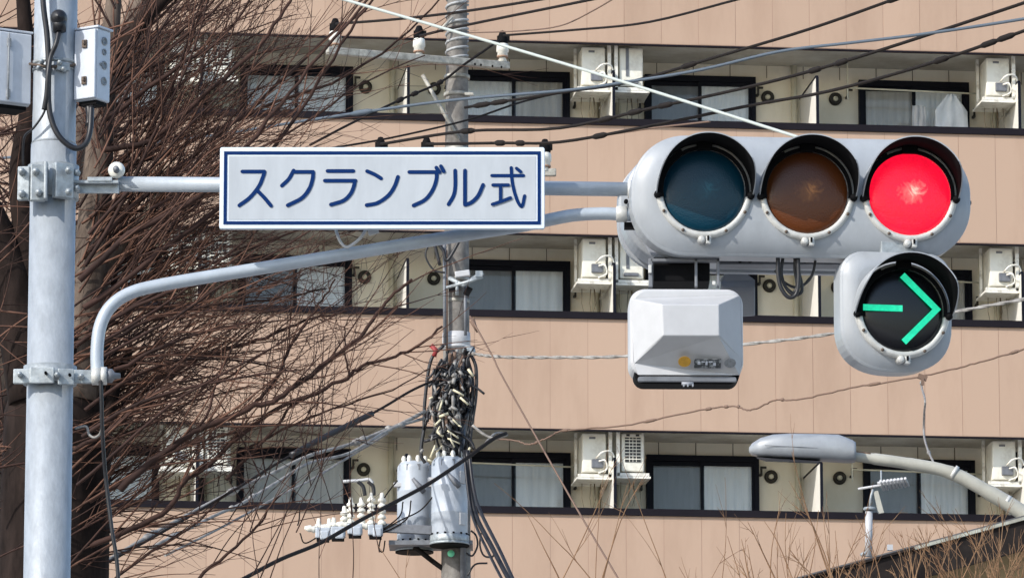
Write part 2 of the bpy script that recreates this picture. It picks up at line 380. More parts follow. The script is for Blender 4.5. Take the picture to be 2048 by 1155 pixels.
# niche behind each window is closed by the wall: the frame stands 3 cm proud of it
# downpipes, vents, partitions, brackets, painted shade strips, wall seams
pipe_me = MB().tube([(0,0,0),(0,0,2.6)], .045, 10).mesh('downpipe', M['pipe'])
vm = MB(); 
MX = Matrix.Rotation(R(90), 3, 'X')
vm.lathe([(.098,0),(.098,.05),(.060,.075),(.045,.03),(.0,.03)], 20, M=MX); vm = vm.mesh('vent_cap', M['vent'])
vin = MB().lathe([(.040,0),(.040,.05),(.025,.07),(0,.07)], 14, M=MX).mesh('vent_core', M['pipe'])
br = MB(); br.box((0,-.05,0),(.035,.14,.03)); br.box((0,-.12,.05),(.03,.03,.13)); br.box((.04,-.12,.10),(.07,.03,.03)); br = br.mesh('laundry_bracket', M['vent'])
pb = MB(); pb.box((0, .80, 0), (.03, 1.50, 1.55)); pb = pb.mesh('partition_board', M['partition'])
pf = MB(); pf.box((0, .80, .79), (.04, 1.50, .03)); pf.box((0, .03, 0), (.04, .03, 1.55)); pf = pf.mesh('partition_frame', M['frame'])
for r in range(1, 4):
    zc = ZB[r-1]; fl = zc - 2.35
    for b in UB:
        if not -8.5 < b < 9.5: continue
        p = put('partition_board', pb, B, (b, .02, zc-.42-.775)); put('partition_frame', pf, p)
        put('downpipe', pipe_me, B, (b-.10, WD-.06, fl))
        for du in (-.50, .53):
            v = put('vent_cap', vm, B, (b+du, WD, zc-.39)); put('vent_core', vin, v, (0, -.005, 0))
        for du in (-.66, .70): put('laundry_bracket', br, B, (b+du, WD-.01, zc-.37))
    for a in UA:
        if not -8.5 < a < 9.5: continue
        p = put('partition_board', pb, B, (a, .02, zc-.42-.775)); put('partition_frame', pf, p)
        st = MB(); st.box((a+.09, WD-.012, zc-1.25), (.20, .02, 2.6)); st.build('shade_strip', M['wallshade'], B)  # flat dark strip paints the shade behind the partition, no opening here
        put('downpipe', pipe_me, B, (a-.09, WD-.06, fl)); put('downpipe', pipe_me, B, (a+.26, WD-.06, fl))
        for du in (-.40, .58): put('laundry_bracket', br, B, (a+du, WD-.01, zc-.62))
    # fine seams in the render above the windows
    sm_ = MB()
    u = -8.2
    while u < 9.4: sm_.box((u, WD-.003, zc+.02), (.010, .008, .22)); u += .556
    sm_.build('wall_seam', M['stain'], B, kind='stuff')
for (r, b0, b1) in ((1, 5.15, 7.10), (3, 5.15, 7.10), (3, -.7, 1.05), (2, 5.9, 7.1)):
    sm_ = MB(); sm_.tube([(b0, .95, ZB[r-1]-.36), (b1, .95, ZB[r-1]-.40)], .014, 6); sm_.box((b0, .95, ZB[r-1]-.22), (.02,.02,.64)); sm_.box((b1, .95, ZB[r-1]-.22), (.02,.02,.60))
    o = sm_.build('drying_pole', M['pipe'], B)
# laundry on the right unit of the top row
def cloth(w_, h_, taper, seed):
    r = random.Random(seed); nx, nz = 10, 12; vs = []
    for i in range(nx+1):
        for j in range(nz+1):
            t = j/nz; x = (i/nx-.5)*w_*(taper+(1-taper)*min(1, t*3)); vs.append((x, .03*math.sin(i*1.7+seed)+.015*math.sin(j*.9+i), -t*h_))
    fs = [(i*(nz+1)+j, (i+1)*(nz+1)+j, (i+1)*(nz+1)+j+1, i*(nz+1)+j+1) for i in range(nx) for j in range(nz)]
    return MB().add(vs, fs, 0, True)
o = cloth(.50, .75, .25, 3).build('hanging_shirt', M['laundry']); o.location = BP(6.72, .95, ZB[0]-.42); o.rotation_euler = (0,0,AL)
o['label'] = 'pale shirt drying at the right end of the top right balcony pole'; o['category'] = 'laundry'
o = cloth(.22, .80, .9, 5).build('hanging_towel', M['curtainmid']); o.location = BP(6.22, .95, ZB[0]-.60); o.rotation_euler = (0,0,AL)
o['label'] = 'grey towel drying left of the pale shirt on the top right balcony'; o['category'] = 'laundry'
# a small plant in a pot on the partition corner of the top row
pl = thing('balcony_plant', 'small green leafy plant poking above the top balcony rail beside the white partition', 'plant', BP(4.86, .45, ZT[1]-.30), AL)
q = MB(); q.lathe([(.07,0),(.09,.16),(.085,.17),(0,.165)], 14); q.build('pot', M['tan'], pl)
q = MB(); rr = random.Random(3)
for k in range(46):
    a = rr.uniform(0, 6.28); e = rr.uniform(.2, 1.5); d = Vector((math.cos(a)*math.cos(e), math.sin(a)*math.cos(e), math.sin(e))); p = d*rr.uniform(.08, .22) + Vector((0,0,.16))
    s_ = Vector((rr.uniform(-1,1), rr.uniform(-1,1), rr.uniform(-1,1))).normalized()*.028; t_ = d.cross(s_)
    q.add([p-s_*.6, p+t_*.9, p+s_, p-t_*.9], [(0,1,2,3)]); 
M['leaf'] = mat('leaf_green', (.05,.08,.03), .6, 0, var=.5, vs=20)
q.build('foliage', M['leaf'], pl, kind='stuff')

# air conditioners hanging in the balconies
def ac_unit(grille, mirror):
    """hangs from the balcony ceiling, its long side along the balcony's depth; origin at the top"""
    t = thing('air_conditioner', '', 'air conditioner')
    s = -1 if mirror else 1
    W_, Hh, Dp = (.35, .58, .58) if not grille else (.33, .56, .52)
    b = MB(); b.box((0, Dp/2, -.08-Hh/2), (W_, Dp, Hh)); b.build('casing', M['ac'], t, bevel=.02)
    if grille:
        g = MB(); g.box((0, -.006, -.12-.20), (W_-.10, .01, .36)); g = g.build('grille', M['acgrille'], t)
        l = MB()
        for k in range(7): l.box((0, -.016, -.17-.048*k), (W_-.10, .008, .012))
        for k in range(3): l.box((-.05+.05*k, -.0135, -.32), (.008, .003, .36))
        l.build('grille_bars', M['ac'], g)
        l = MB(); l.box((-.07, -.004, -.105), (.05,.006,.03)); l.box((.07, -.004, -.105), (.05,.006,.03)); l.build('badge', M['acgrille'], t)
    elif s < 0:
        g = MB(); g.box((-.06, -.006, -.30), (.045, .01, .42)); g.build('side_slot', M['armdark'], t)
        g = MB(); g.box((-.01, -.02, -.60), (.22, .04, .05)); g.build('valve_cover', M['armdark'], t, bevel=.01)
    else:
        g = MB(); g.box((-s*.03, -.006, -.15), (.09, .01, .03)); g.build('badge', M['armdark'], t)
        g = MB(); g.box((s*.04, -.025, -.53), (.17, .05, .13)); g.build('valve_cover', M['armdark'], t, bevel=.01)
        g = MB(); g.tube(smooth([(s*.02,-.07,-.46),(s*.10,-.12,-.38),(s*.22,-.10,-.36),(s*.28,-.05,-.44),(s*.28,.0,-.62),(s*.22,.3,-.76),(s*.2,.9,-.80)], 5), .015, 7)
        g.tube(smooth([(s*.06,-.07,-.50),(s*.14,-.14,-.50),(s*.17,-.10,-.62),(s*.05,-.06,-.68)], 5), .013, 7); g.build('hose', M['acframe'], t)
    f = MB(); xs = s*(W_/2+.055)
    f.box((xs, -.02, -.03-(Hh+.10)/2), (.05, .05, Hh+.16)); f.box((xs, Dp-.1, -.03-(Hh+.10)/2), (.05, .05, Hh+.16))
    f.box((-s*(W_/2+.04), Dp-.1, -.03-(Hh+.10)/2), (.04, .04, Hh+.16))
    f.box((0, -.02, -.13-Hh), (W_+.14, .05, .045)); f.box((0, Dp-.1, -.13-Hh), (W_+.14, .05, .045))
    f.box((0, Dp/2, -.172-Hh), (W_+.18, Dp+.1, .03))
    f.build('hanging_frame', M['acframe'], t)
    d = MB(); rr = random.Random(5)
    for k in range(5): x = rr.uniform(-.15, .15); d.tube([(x, Dp-.25, -.19-Hh), (x+rr.uniform(-.03,.03), Dp-.24, -.4-Hh), (x+rr.uniform(-.03,.03), Dp-.25, -.55-Hh)], [.006,.005,.003], 4)
    d.build('drain_tube', M['stain'], t)
    return t
names_r = {1: 'top', 2: 'middle', 3: 'bottom'}
protos = {}
where = {-4.55: 'behind the bare branches', 1.51: 'beside the painted shade strip at the centre', 7.57: 'at the right edge of the photo'}
for r in (1, 2, 3):
    for a in (-4.55, 1.51, 7.57):
        for s in (-1, 1):
            if a > 7 and s > 0: continue
            g = (r == 3 and s > 0 and a > 0) or (s > 0 and a < 0)
            key = (g, s)
            if key not in protos: o = protos[key] = ac_unit(g, s > 0)
            else: o = copy_tree(protos[key])
            o.location = BP(a + (.29 if s > 0 else -.27), .28 + rnd.uniform(-.03,.03), ZB[r-1]+.08); o.rotation_euler = (0,0,AL)
            o['group'] = 'air conditioners hung in the balconies'
            if a > 7: o['label'] = '%s row air conditioner at the right edge of the photo, hoses looped below' % names_r[r]
            elif a > 0: o['label'] = '%s row central air conditioner, %s of its pair%s' % (names_r[r], 'right' if s > 0 else 'left', ' with black grille' if g else '')
            else: o['label'] = '%s row air conditioner behind the bare branches, %s of its pair' % (names_r[r], 'right' if s > 0 else 'left')
# ------------------------------------------------------------------ signal pole
PD = 20.0
pz = lambda py: W(100, py, PD).z
SP = thing('signal_pole', 'thick galvanised steel pole with two arms carrying sign and signals', 'signal pole', W(103, 577, PD) * 1.0)
x_ = SP.location.x
SP.location = (x_, PD, 0)
PPM = ppm(PD, pz(577))
q = MB(); q.tube([(x_, PD, 0), (x_, PD, pz(290))], [.088, .0835], 40); q.build('pole_shaft', M['galv'], SP, (x_, PD, 0))
q = MB(); q.tube([(x_, PD, pz(290)), (x_, PD, pz(284)), (x_, PD, 8.2)], [.0835, .0795, .078], 40); q.build('pole_top_section', M['galv'], SP, (x_, PD, 0))
yf = PD - .09
def pp(px, py, dy=0): return W(px, py, PD + dy)
# upper clamp
zc = pz(366)
q = MB(); q.lathe([(.094, -.062), (.094, .062)], 36, c=(x_, PD, zc)); q.build('clamp_band', M['bracket'], SP, SP.location)
def plate(px, py, w_, h_, yaw, dy, d_=.02, m='bracket', nm='clamp_plate', bev=.004):
    q = MB(); c = pp(px, py, dy); q.box(c, (w_, d_, h_), M=Matrix.Rotation(yaw, 3, 'Z')); return q.build(nm, M[m], SP, SP.location, bevel=bev)
plate(48, 367, .045, .125, R(-8), -.105); plate(76, 366, .055, .135, R(8), -.118, .03)
plate(126, 362, .075, .13, R(32), -.095, .03); plate(92, 362, .012, .14, 0, -.13, .05)
def bolts(spec, nm='bolt', m='bracket', r=.014):
    for (px, py, dy) in spec:
        q = MB(); c = pp(px, py, dy); q.lathe([(r,0),(r,.018),(r*.5,.03),(0,.031)], 6, c=c, M=MX); q.build(nm, M[m], SP, SP.location)
bolts([(44,344,-.115),(44,388,-.115),(72,344,-.134),(78,386,-.134),(138,342,-.12),(138,385,-.12),(154,346,-.05),(154,378,-.05)])
q = MB(); q.box(pp(192, 367, -.02), (.17, .07, .012)); q.box(pp(192, 376, -.02), (.17, .012, .04)); q.box(pp(200, 359, -.05), (.09, .02, .016)); q.build('arm_flange', M['bracket'], SP, SP.location, bevel=.002)
q = MB(); q.lathe([(.030,-.012),(.031,0),(.026,.012),(.014,.016)], 20, c=pp(233,340,-.04), M=MX); q.build('guide_ring', M['porcelain'], SP, SP.location)
q = MB(); q.lathe([(.012,0),(.011,.034),(0,.036)], 12, c=pp(233,341,-.05), M=MX); q.build('ring_bolt', M['armdark'], SP, SP.location)
q = MB(); q.tube([pp(236,368), pp(700,371), pp(1290,379)], [.0275,.0275,.026], 24); q.build('upper_arm', M['galv_pipe'], SP, SP.location)
q = MB(); q.tube(smooth([pp(195,752,-.06), pp(194,700,-.055), pp(201,650,-.05), pp(222,612,-.04), pp(262,585,-.03), pp(330,568,-.02), pp(480,543,0), pp(700,507,0), pp(900,474,0), pp(1040,452,0), pp(1100,439,0), pp(1150,430,0), pp(1210,427,0), pp(1262,430,0)], 8), .0235, 22); q.build('lower_arm', M['galv_pipe'], SP, SP.location)
# lower clamp
zc = pz(751)
q = MB(); q.lathe([(.097,-.033),(.097,.033)], 36, c=(x_,PD,zc)); q.build('clamp_band', M['bracket'], SP, SP.location)
plate(50, 752, .085, .055, R(-6), -.09, .014); plate(172, 753, .09, .05, R(6), -.07, .014)
plate(84, 750, .09, .060, R(-3), -.108, .012); plate(132, 753, .06, .060, R(14), -.102, .012)
bolts([(40,749,-.10),(115,750,-.115),(163,753,-.085)], r=.011); bolts([(92,746,-.118),(140,750,-.112)], m='dark', r=.006)
q = MB(); MY = Matrix.Rotation(R(90), 3, 'Y')
q.lathe([(.018,-.016),(.032,-.014),(.032,.016),(.018,.018)], 16, c=pp(192,752,-.07), M=MY); q.lathe([(.018,-.012),(.033,-.01),(.033,.010),(.02,.012)], 16, c=pp(208,751,-.07), M=MY); q.build('pipe_cap', M['ring'], SP, SP.location)
q = MB(); q.lathe([(.026,0),(.026,.02),(.012,.03),(.010,.05),(0,.05)], 6, c=pp(213,751,-.07), M=MY); q.build('end_nut', M['armdark'], SP, SP.location)
# band that carries the boxes
q = MB(); q.lathe([(.083,-.006),(.083,.006)], 32, c=(x_,PD,pz(128))); q.lathe([(.083,-.005),(.083,.005)], 32, c=(x_,PD,pz(142))); q.build('strap', M['bracket'], SP, SP.location)
bolts([(84,125,-.09),(120,127,-.085),(128,140,-.08),(78,138,-.085)], r=.010); plate(126, 134, .05, .03, R(25), -.078, .015)
q = MB(); q.tube(smooth([pp(60,128,-.04), pp(80,131,-.095), pp(105,133,-.095), pp(140,131,-.06), pp(158,128,-.02)],4), .006, 6); q.build('strap_bolt', M['screw'], SP, SP.location)
# cable entry cap
q = MB(); c = pp(118, 38, -.085); q.lathe([(.031,0),(.031,.02),(.022,.042),(0,.05)], 18, c=c, M=MX); q.tube([pp(118,36,-.10), pp(119,64,-.10)], [.027,.024], 16); q.build('cable_entry_cap', M['rubber'], SP, SP.location)

def cable_thing(name, label, cat, pts, r, m, n=8, sm_=8, group=None, extra=None, jitter=0):
    ps = smooth(pts, sm_)
    if jitter:
        rr = random.Random(len(pts)*13+int(pts[0].x*10)); ps = [p + Vector((rr.uniform(-1,1), 0, rr.uniform(-1,1)))*jitter for p in ps]
    q = MB(); q.tube(ps, r, n)
    if extra: extra(q)
    return single(q, name, m, label, cat, pts[0], group)
cable_thing('black_cable', 'thick black cable hanging in a deep loop down the pole to the right hand box', 'cable', [pp(82,-120,-.11), pp(86,0,-.11), pp(94,70,-.11), pp(97,130,-.11), pp(97,200,-.11), pp(103,240,-.11), pp(120,275,-.11), pp(148,296,-.10), pp(170,289,-.09), pp(180,262,-.07), pp(183,212,-.05)], .0105, M['rubber'], 12)
cable_thing('black_cable', 'black cable dropping from the round entry cap to join the cables on the pole', 'cable', [pp(118,62,-.105), pp(112,88,-.12), pp(101,115,-.115), pp(96,150,-.125), pp(93,190,-.12), pp(88,220,-.11)], .009, M['rubber'], 12)
cable_thing('thin_cable', 'thin black cable curving off the pole to below the left box', 'cable', [pp(92,200,-.115), pp(88,225,-.11), pp(68,255,-.09), pp(50,272,-.05), pp(46,300,0), pp(46,330,.03)], .0042, M['rubber'], 8)
cable_thing('thin_cable', 'dark thin cable hanging straight down from the lower arm clamp', 'cable', [pp(201,756,-.09), pp(203,800,-.08), pp(205,870,-.05), pp(212,960,0), pp(224,1060,0), pp(236,1150,0), pp(246,1400,0)], .0075, M['rubber'], 8)
cable_thing('cable_loop', 'small grey cable loop hanging beside the lower arm clamp', 'cable', [pp(150,856,.03), pp(172,852,.02), pp(178,868,.02), pp(190,874,.0), pp(202,862,-.03), pp(202,830,-.06)], .0045, M['wiregrey'], 8)

# control boxes
def control_box(label, px, py, w_, d_, h_, yaw, dy, latches, circles):
    t = thing('control_box', label, 'control box', pp(px, py, dy), yaw, 'grey white control boxes strapped to the signal pole')
    q = MB(); q.box((0,0,0), (w_, d_, h_)); q.build('casing', M['boxwhite'], t, bevel=.006)
    q = MB(); q.box((0,-d_/2-.006,0), (w_-.004, .012, h_-.01)); q.build('door', M['boxwhite'], t, bevel=.004)
    q = MB(); q.box((0,0,h_/2+.004), (w_+.014, d_+.014, .008)); q.build('rain_lid', M['boxwhite'], t, bevel=.002)
    q = MB(); q.box((0,0,-h_/2-.007), (w_-.02, d_-.02, .014)); q.build('base_plate', M['dark'], t)
    for (lx, lz) in latches:
        q = MB(); q.box((lx,-d_/2-.016,lz), (.020, .008, .030)); q.box((lx+.003,-d_/2-.024,lz+.004), (.008, .010, .016)); q.build('latch', M['screw'], t, bevel=.002)
    for (cy, cz, rr) in circles:
        q = MB(); q.lathe([(rr,0),(rr,.004),(rr*.66,.0045),(rr*.6,.001),(0,.001)], 16, c=(w_/2, cy, cz), M=MY); q.build('knockout', M['greysticker'], t)
    return t
control_box('white control box right of the pole with two dark latches on its front', 186, 134, .098, .082, .268, R(-32), -.02, [(.002,.075),(.002,-.062)], [(0,.09,.016),(0,.05,.012),(0,.0,.016),(-.02,.0,.006),(0,-.06,.016)])
t = control_box('white control box left of the pole, cut by the photo edge', 14, 143, .135, .115, .272, R(30), .0, [], [(0,0,.012)])
q = MB(); q.tube([(-.03,-.078,-.125),(-.03,-.078,.125)], .004, 6); q.box((-.028,-.075,.09), (.012,.012,.03)); q.box((-.028,-.075,-.10), (.012,.012,.03)); q.build('hinge', M['greysticker'], t)
cable_thing('box_cable', 'black flexible conduit entering the underside of the right control box', 'cable', [pp(178,214,-.03), pp(180,232,-.04), pp(178,250,-.05)], .014, M['rubber'], 10)

# ------------------------------------------------------------------ name sign
SD = 19.86
SC = W(764.5, 376, SD); sp_ = ppm(SD, SC.z)
SG = thing('name_sign', 'long white sign with blue border and Japanese lettering on the upper arm', 'sign', SC)
def S(px, py, y=0): return Vector(((px-764.5)/sp_, y, (376-py)/sp_/math.cos(R(12))))
def rrect(w_, h_, r, n=6, cx=0, cz=0, y=0):
    out = []
    for (sx, sz, a0) in ((1,1,0),(-1,1,90),(-1,-1,180),(1,-1,270)):
        for k in range(n+1):
            a = R(a0 + 90*k/n); out.append(Vector((cx+sx*(w_/2-r)+r*math.cos(a), y, cz+sz*(h_/2-r)+r*math.sin(a))))
    return out
sw, sh = 650/sp_, 163/sp_/math.cos(R(12))
q = MB(); q.loft([rrect(sw, sh, .008, y=.016), rrect(sw, sh, .008, y=.0), rrect(sw-.004, sh-.004, .006, y=-.003)]); q.build('sign_board', M['signwhite'], SG)
q = MB()
for (cz) in (sh/2-.05, -sh/2+.05): q.box((0, .03, cz), (sw-.06, .026, .03))
q.build('back_rail', M['bracket'], SG)
def frame_ring(w_, h_, t, y, d=.001):
    m_ = MB()
    m_.box((0,y,h_/2-t/2),(w_,d,t)); m_.box((0,y,-h_/2+t/2),(w_,d,t)); m_.box((w_/2-t/2,y,0),(t,d,h_-2*t)); m_.box((-w_/2+t/2,y,0),(t,d,h_-2*t)); return m_
bw, bh = 634/sp_, 146/sp_/math.cos(R(12))
frame_ring(bw, bh, .0118, -.0045).build('blue_border', M['signblue'], SG)
q = MB(); q.box((0,-.0040,0), (bw-.036, .001, bh-.036)); q.build('grey_field', M['signface'], SG)
def stroke(mb_, pts, wd, y):
    ps = [S(400+x/2.844, 260+z/2.844, y) for x, z in pts]
    ps = smooth(ps, 6) if len(ps) > 2 else ps
    n = len(ps); Lf = []; Rt = []
    for i in range(n):
        t = ps[min(i+1,n-1)] - ps[max(i-1,0)]; t.normalize(); nn = Vector((-t.z, 0, t.x))*wd/2
        Lf.append(ps[i]+nn); Rt.append(ps[i]-nn)
    mb_.add(Lf+Rt, [(i, i+1, n+i+1, n+i) for i in range(n-1)])
    for e in (ps[0], ps[-1]):
        mb_.add([e + Vector((math.cos(a*.785)*wd/2, -.0002, math.sin(a*.785)*wd/2)) for a in range(8)], [list(range(8))])
corner = lambda a, b: [a, ((a[0]+b[0])/2, (a[1]+b[1])/2), b]
GL = [
 [[(240,238),(366,238)], [(366,238),(360,262),(335,322),(285,385),(225,430)], [(322,342),(365,385),(405,432)]],
 [[(532,232),(505,280),(466,318)], [(528,240),(640,240)], [(643,240),(640,280),(622,335),(580,388),(500,430)]],
 [[(725,235),(872,235)], [(710,290),(884,290)], [(880,290),(876,318),(858,362),(818,402),(745,426)]],
 [[(950,236),(992,254),(1030,277)], [(948,429),(1010,416),(1070,375),(1105,325),(1126,268)]],
 [[(1190,241),(1346,241)], [(1346,241),(1344,285),(1322,345),(1280,398),(1215,431)], [(1344,216),(1362,242)], [(1370,208),(1386,238)]],
 [[(1451,232),(1452,320),(1442,375),(1414,424)], [(1507,232),(1507,427)], [(1509,427),(1545,412),(1582,375),(1610,314)]],
 [[(1660,261),(1840,261)], [(1770,216),(1775,290),(1790,360),(1812,418),(1832,434),(1846,376)], [(1800,220),(1824,240)], [(1666,315),(1754,315)], [(1709,315),(1709,408)], [(1663,425),(1714,408),(1766,388)]],
]
for g in GL:
    q = MB()
    for i, s_ in enumerate(g): stroke(q, s_, .0140 if len(g) < 6 else .0122, -.0062-.0006*i)
    q.build('lettering', M['signblue'], SG)
# white cable loop and tag below the sign
c_ = lambda px, py, d=0: W(px, py, SD+d)
cable_thing('white_cable', 'white cable drooping in a V below the long sign', 'cable', [c_(668,440,.12), c_(672,460,.10), c_(680,482,.08), c_(692,494,.08), c_(706,488,.08), c_(722,474,.08), c_(734,455,.10)], .0055, M['white'], 10)
q = MB(); q.box(c_(746,461,.07), (.038,.012,.030), M=Matrix.Rotation(R(-18),3,'Y')); single(q, 'cable_tag', M['white'], 'small white tag hanging under the middle of the long sign', 'tag', c_(746,461,.07), bevel=.002)

# ------------------------------------------------------------------ three lamp traffic signal
def hood(mb_, c, r, L0, a_full, a_end, th=.004, n=40):
    """visor: open tube over the top of a lens; angle 0 is up; tapers towards its ends; two skins"""
    vo, vi = [], []
    for k in range(n+1):
        a = R(-a_end + 2*a_end*k/n); aa = abs(math.degrees(a))
        L = L0 if aa < a_full else L0*max(.06, 1-((aa-a_full)/(a_end-a_full))**1.4)
        for (R_, lst) in ((r+th, vo), (r, vi)):
            x, z = R_*math.sin(a), R_*math.cos(a)
            lst.append(Vector((c[0]+x, c[1], c[2]+z))); lst.append(Vector((c[0]+x*1.02, c[1]-L, c[2]+z*1.02)))
    m = n+1; b = len(mb_.v)
    mb_.add(vo, [(2*i, 2*i+2, 2*i+3, 2*i+1) for i in range(n)], 0, True)
    mb_.add(vi, [(2*i, 2*i+1, 2*i+3, 2*i+2) for i in range(n)], 1, True)
    fs = [(2*i+1, 2*i+3, 2*m+2*i+3, 2*m+2*i+1) for i in range(n)] + [(0, 1, 2*m+1, 2*m), (2*n, 2*n+1, 2*m+2*n+1, 2*m+2*n)]
    mb_.f += [[b+i for i in f] for f in fs]; mb_.m += [0]*len(fs); mb_.sm += [False]*len(fs)
def lens_mesh(m, r, bulge, name='lens'):
    pr = [(r, 0)] + [(r*math.cos(R(a)), bulge*math.sin(R(a))) for a in (15,30,45,60,75,84)] + [(0, bulge)]
    return MB().lathe(pr, 40, M=MX).mesh(name, m)
def signal_module(t, cx, cz, k, lensm, lname, L0=.178, lr=.151, ring_r=.163, hoodr=.171):
    before = set(t.children)
    lo = put(lname, lens_mesh(lensm, lr, .022), t, (cx, -.010, cz))
    q = MB(); q.lathe([(ring_r+.012,-.026),(ring_r+.012,.014),(ring_r+.006,.022),(ring_r-.008,.024),(lr,.016),(lr,.004)], 48, c=(cx,0,cz), M=MX); rg = q.build('door_ring', M['ring'], t)
    q = MB()
    for a in (-152, -118, 118, 152): q.lathe([(.006,0),(.006,.006),(0,.007)], 8, c=(cx+(ring_r+.004)*math.sin(R(a)), -.022, cz+(ring_r+.004)*math.cos(R(a))), M=MX)
    q.build('ring_screws', M['screw'], rg, (0,0,0), kind='stuff')
    q = MB(); hood(q, (cx, -.012, cz+.004), hoodr, L0, 62, 101); q.build('visor', [M['sig'], M['dark']], t)
    q = MB()
    def arc(r0, r1, a0, a1, y):
        n = 28; v = []
        for kk in range(n+1):
            a = R(a0+(a1-a0)*kk/n)
            for (rr_, yy) in ((r0, y+.012), (r0, y), (r1, y), (r1, y+.012)): v.append(Vector((cx+rr_*math.sin(a), yy, cz+rr_*math.cos(a))))
        q.add(v, [(4*i+j, 4*i+4+j, 4*i+4+(j+1)%4, 4*i+(j+1)%4) for i in range(n) for j in range(4)])
    arc(.150, .163, -30, 98, -.030); arc(.150, .1705, -100, -30, -.031); q.build('visor_collar', M['dark'], t)
    q = MB(); q.box((cx, -.034, cz+ring_r-.002), (.055,.022,.030)); q.build('visor_clip', M['dark'], t, bevel=.004)
    for s in (-1, 1):
        q = MB(); q.lathe([(.014,0),(.014,.022),(.006,.03),(0,.03)], 10, c=(cx+s*(ring_r+.006), -.012, cz-.018), M=MX); q.build('visor_hinge', M['dark'], t)
    q = MB(); q.lathe([(.014,-.02),(.014,.03),(.008,.036),(0,.036)], 14, c=(cx-.010, 0, cz-ring_r-.018), M=MX); q.box((cx+.014, -.015, cz-ring_r-.020), (.020,.03,.028)); q.build('latch', M['ring'], t, bevel=.003)
    q = MB(); q.box((cx+.012, -.034, cz-ring_r-.014), (.006,.01,.016)); q.build('latch_pin', M['dark'], t)
    for ch in t.children:
        if ch not in before: ch.location.y -= .026
GD = 19.9
GC = W(1608, 391, GD); gp = ppm(GD, GC.z)
TS = thing('traffic_signal', 'three lamp horizontal traffic signal with its red lamp lit', 'traffic signal', GC, R(5.0), rx=R(1.0))
def G(px, py): return ((px-1608)/gp, (391-py)/gp/math.cos(R(12)))
def capsule_loops(x0, x1, z0, z1, r, spec, n=14):
    cx, cz = (x0+x1)/2, (z0+z1)/2
    return [rrect(x1-x0-2*i, z1-z0-2*i, max(r-i, .01), n, cx, cz, y) for (i, y) in spec]
(x0, z1), (x1, z0) = G(1263, 277), G(1943, 512)
q = MB(); q.loft(capsule_loops(x0, x1, z0, z1, .198, [(.03,.150),(.010,.140),(.0,.118),(.0,.030),(.006,.026),(.006,.020),(-.004,.016),(-.004,.006),(.004,.0),(.012,-.003)]), sm=False)
q2 = MB(); q2.loft(capsule_loops(x0, x1, z0, z1, .198, [(.006,-.001),(.012,-.006),(.03,-.018),(.055,-.028),(.085,-.034),(.12,-.037)]), sm=True, cap0=False)
hs = q.build('housing', M['sig'], TS, bevel=.003); q2.build('front_cover', M['sig'], TS)
for (px, lm, ln) in ((1404, 'lens_green', 'green_lens'), (1611, 'lens_amber', 'amber_lens'), (1818, 'lens_red', 'red_lens')):
    cx, cz = G(px, 389)
    signal_module(TS, cx, cz, 0, M[lm], ln)
# hinges and side screws on housing
q = MB(); q.lathe([(.008,0),(.008,.012),(0,.014)], 8, c=(x1+.003, .06, G(0,393)[1]), M=MY); q.build('side_screw', M['screw'], TS)
# rear facing signal, seen past the lower left of the front one
RS = thing('rear_signal', 'back of a second signal facing away, its curved end showing at lower left', 'traffic signal', W(1562, 431, GD+.55), R(5.0))
q = MB(); q.loft(capsule_loops(-.605, .56, -.212, .205, .17, [(.02,-.16),(.004,-.15),(0,-.13),(0,-.02),(.012,-.015),(.012,-.005),(-.008,.0),(-.008,.03),(.01,.045),(.05,.05)])); q.build('housing', M['sig'], RS, bevel=.003)
for cx in (-.37, 0, .37):
    q = MB(); q.lathe([(.166,0),(.166,-.20),(.163,-.20),(.160,0)], 32, c=(cx, .05, 0), M=MX); q.build('visor', M['sig'], RS)
q = MB(); q.box((-.50,-.175,-.135), (.075,.012,.11), M=Matrix.Rotation(R(-30),3,'Y')); q.build('number_plate', M['boxgrey'], RS, bevel=.003)
# joint box where the arms enter
JB = thing('arm_joint', 'grey bracket joining both arms to the left end of the signals', 'bracket', W(1250, 410, GD+.16))
q = MB(); q.box(W(1256,404,GD+.14), (.075,.10,.11)); q.build('bracket_body', M['sig'], JB, JB.location, bevel=.012)
q = MB(); q.lathe([(.026,-.02),(.030,-.018),(.030,.018),(.026,.02)], 20, c=W(1243,428,GD+.10), M=MY); q.lathe([(.030,-.02),(.034,-.018),(.034,.018),(.030,.02)], 20, c=W(1266,379,GD+.10), M=MY); q.build('pipe_collar', M['ring'], JB, JB.location)
q = MB(); q.lathe([(.008,0),(.008,.02),(0,.02)], 8, c=W(1252,404,GD+.08), M=MX); q.build('bracket_bolt', M['dark'], JB, JB.location)
q = MB(); q.box(W(1262,452,GD+.12), (.05,.03,.024)); q.build('bracket_lug', M['dark'], JB, JB.location)
# under-rail of the signals
UR = thing('signal_support_rail', 'dark steel rail running under the traffic signal', 'bracket', W(1570, 524, GD+.25))
q = MB(); q.box(W(1560,524,GD+.22), (.46,.09,.035)); q.box(W(1560,508,GD+.20), (.62,.14,.02)); q.build('rail', M['armdark'], UR, UR.location, bevel=.003)
q = MB()
for px in (1480,1500,1610,1650): q.lathe([(.008,0),(.008,.012),(0,.013)], 6, c=W(px,522,GD+.17), M=MX)
q.build('rail_bolts', M['dark'], UR, UR.location)

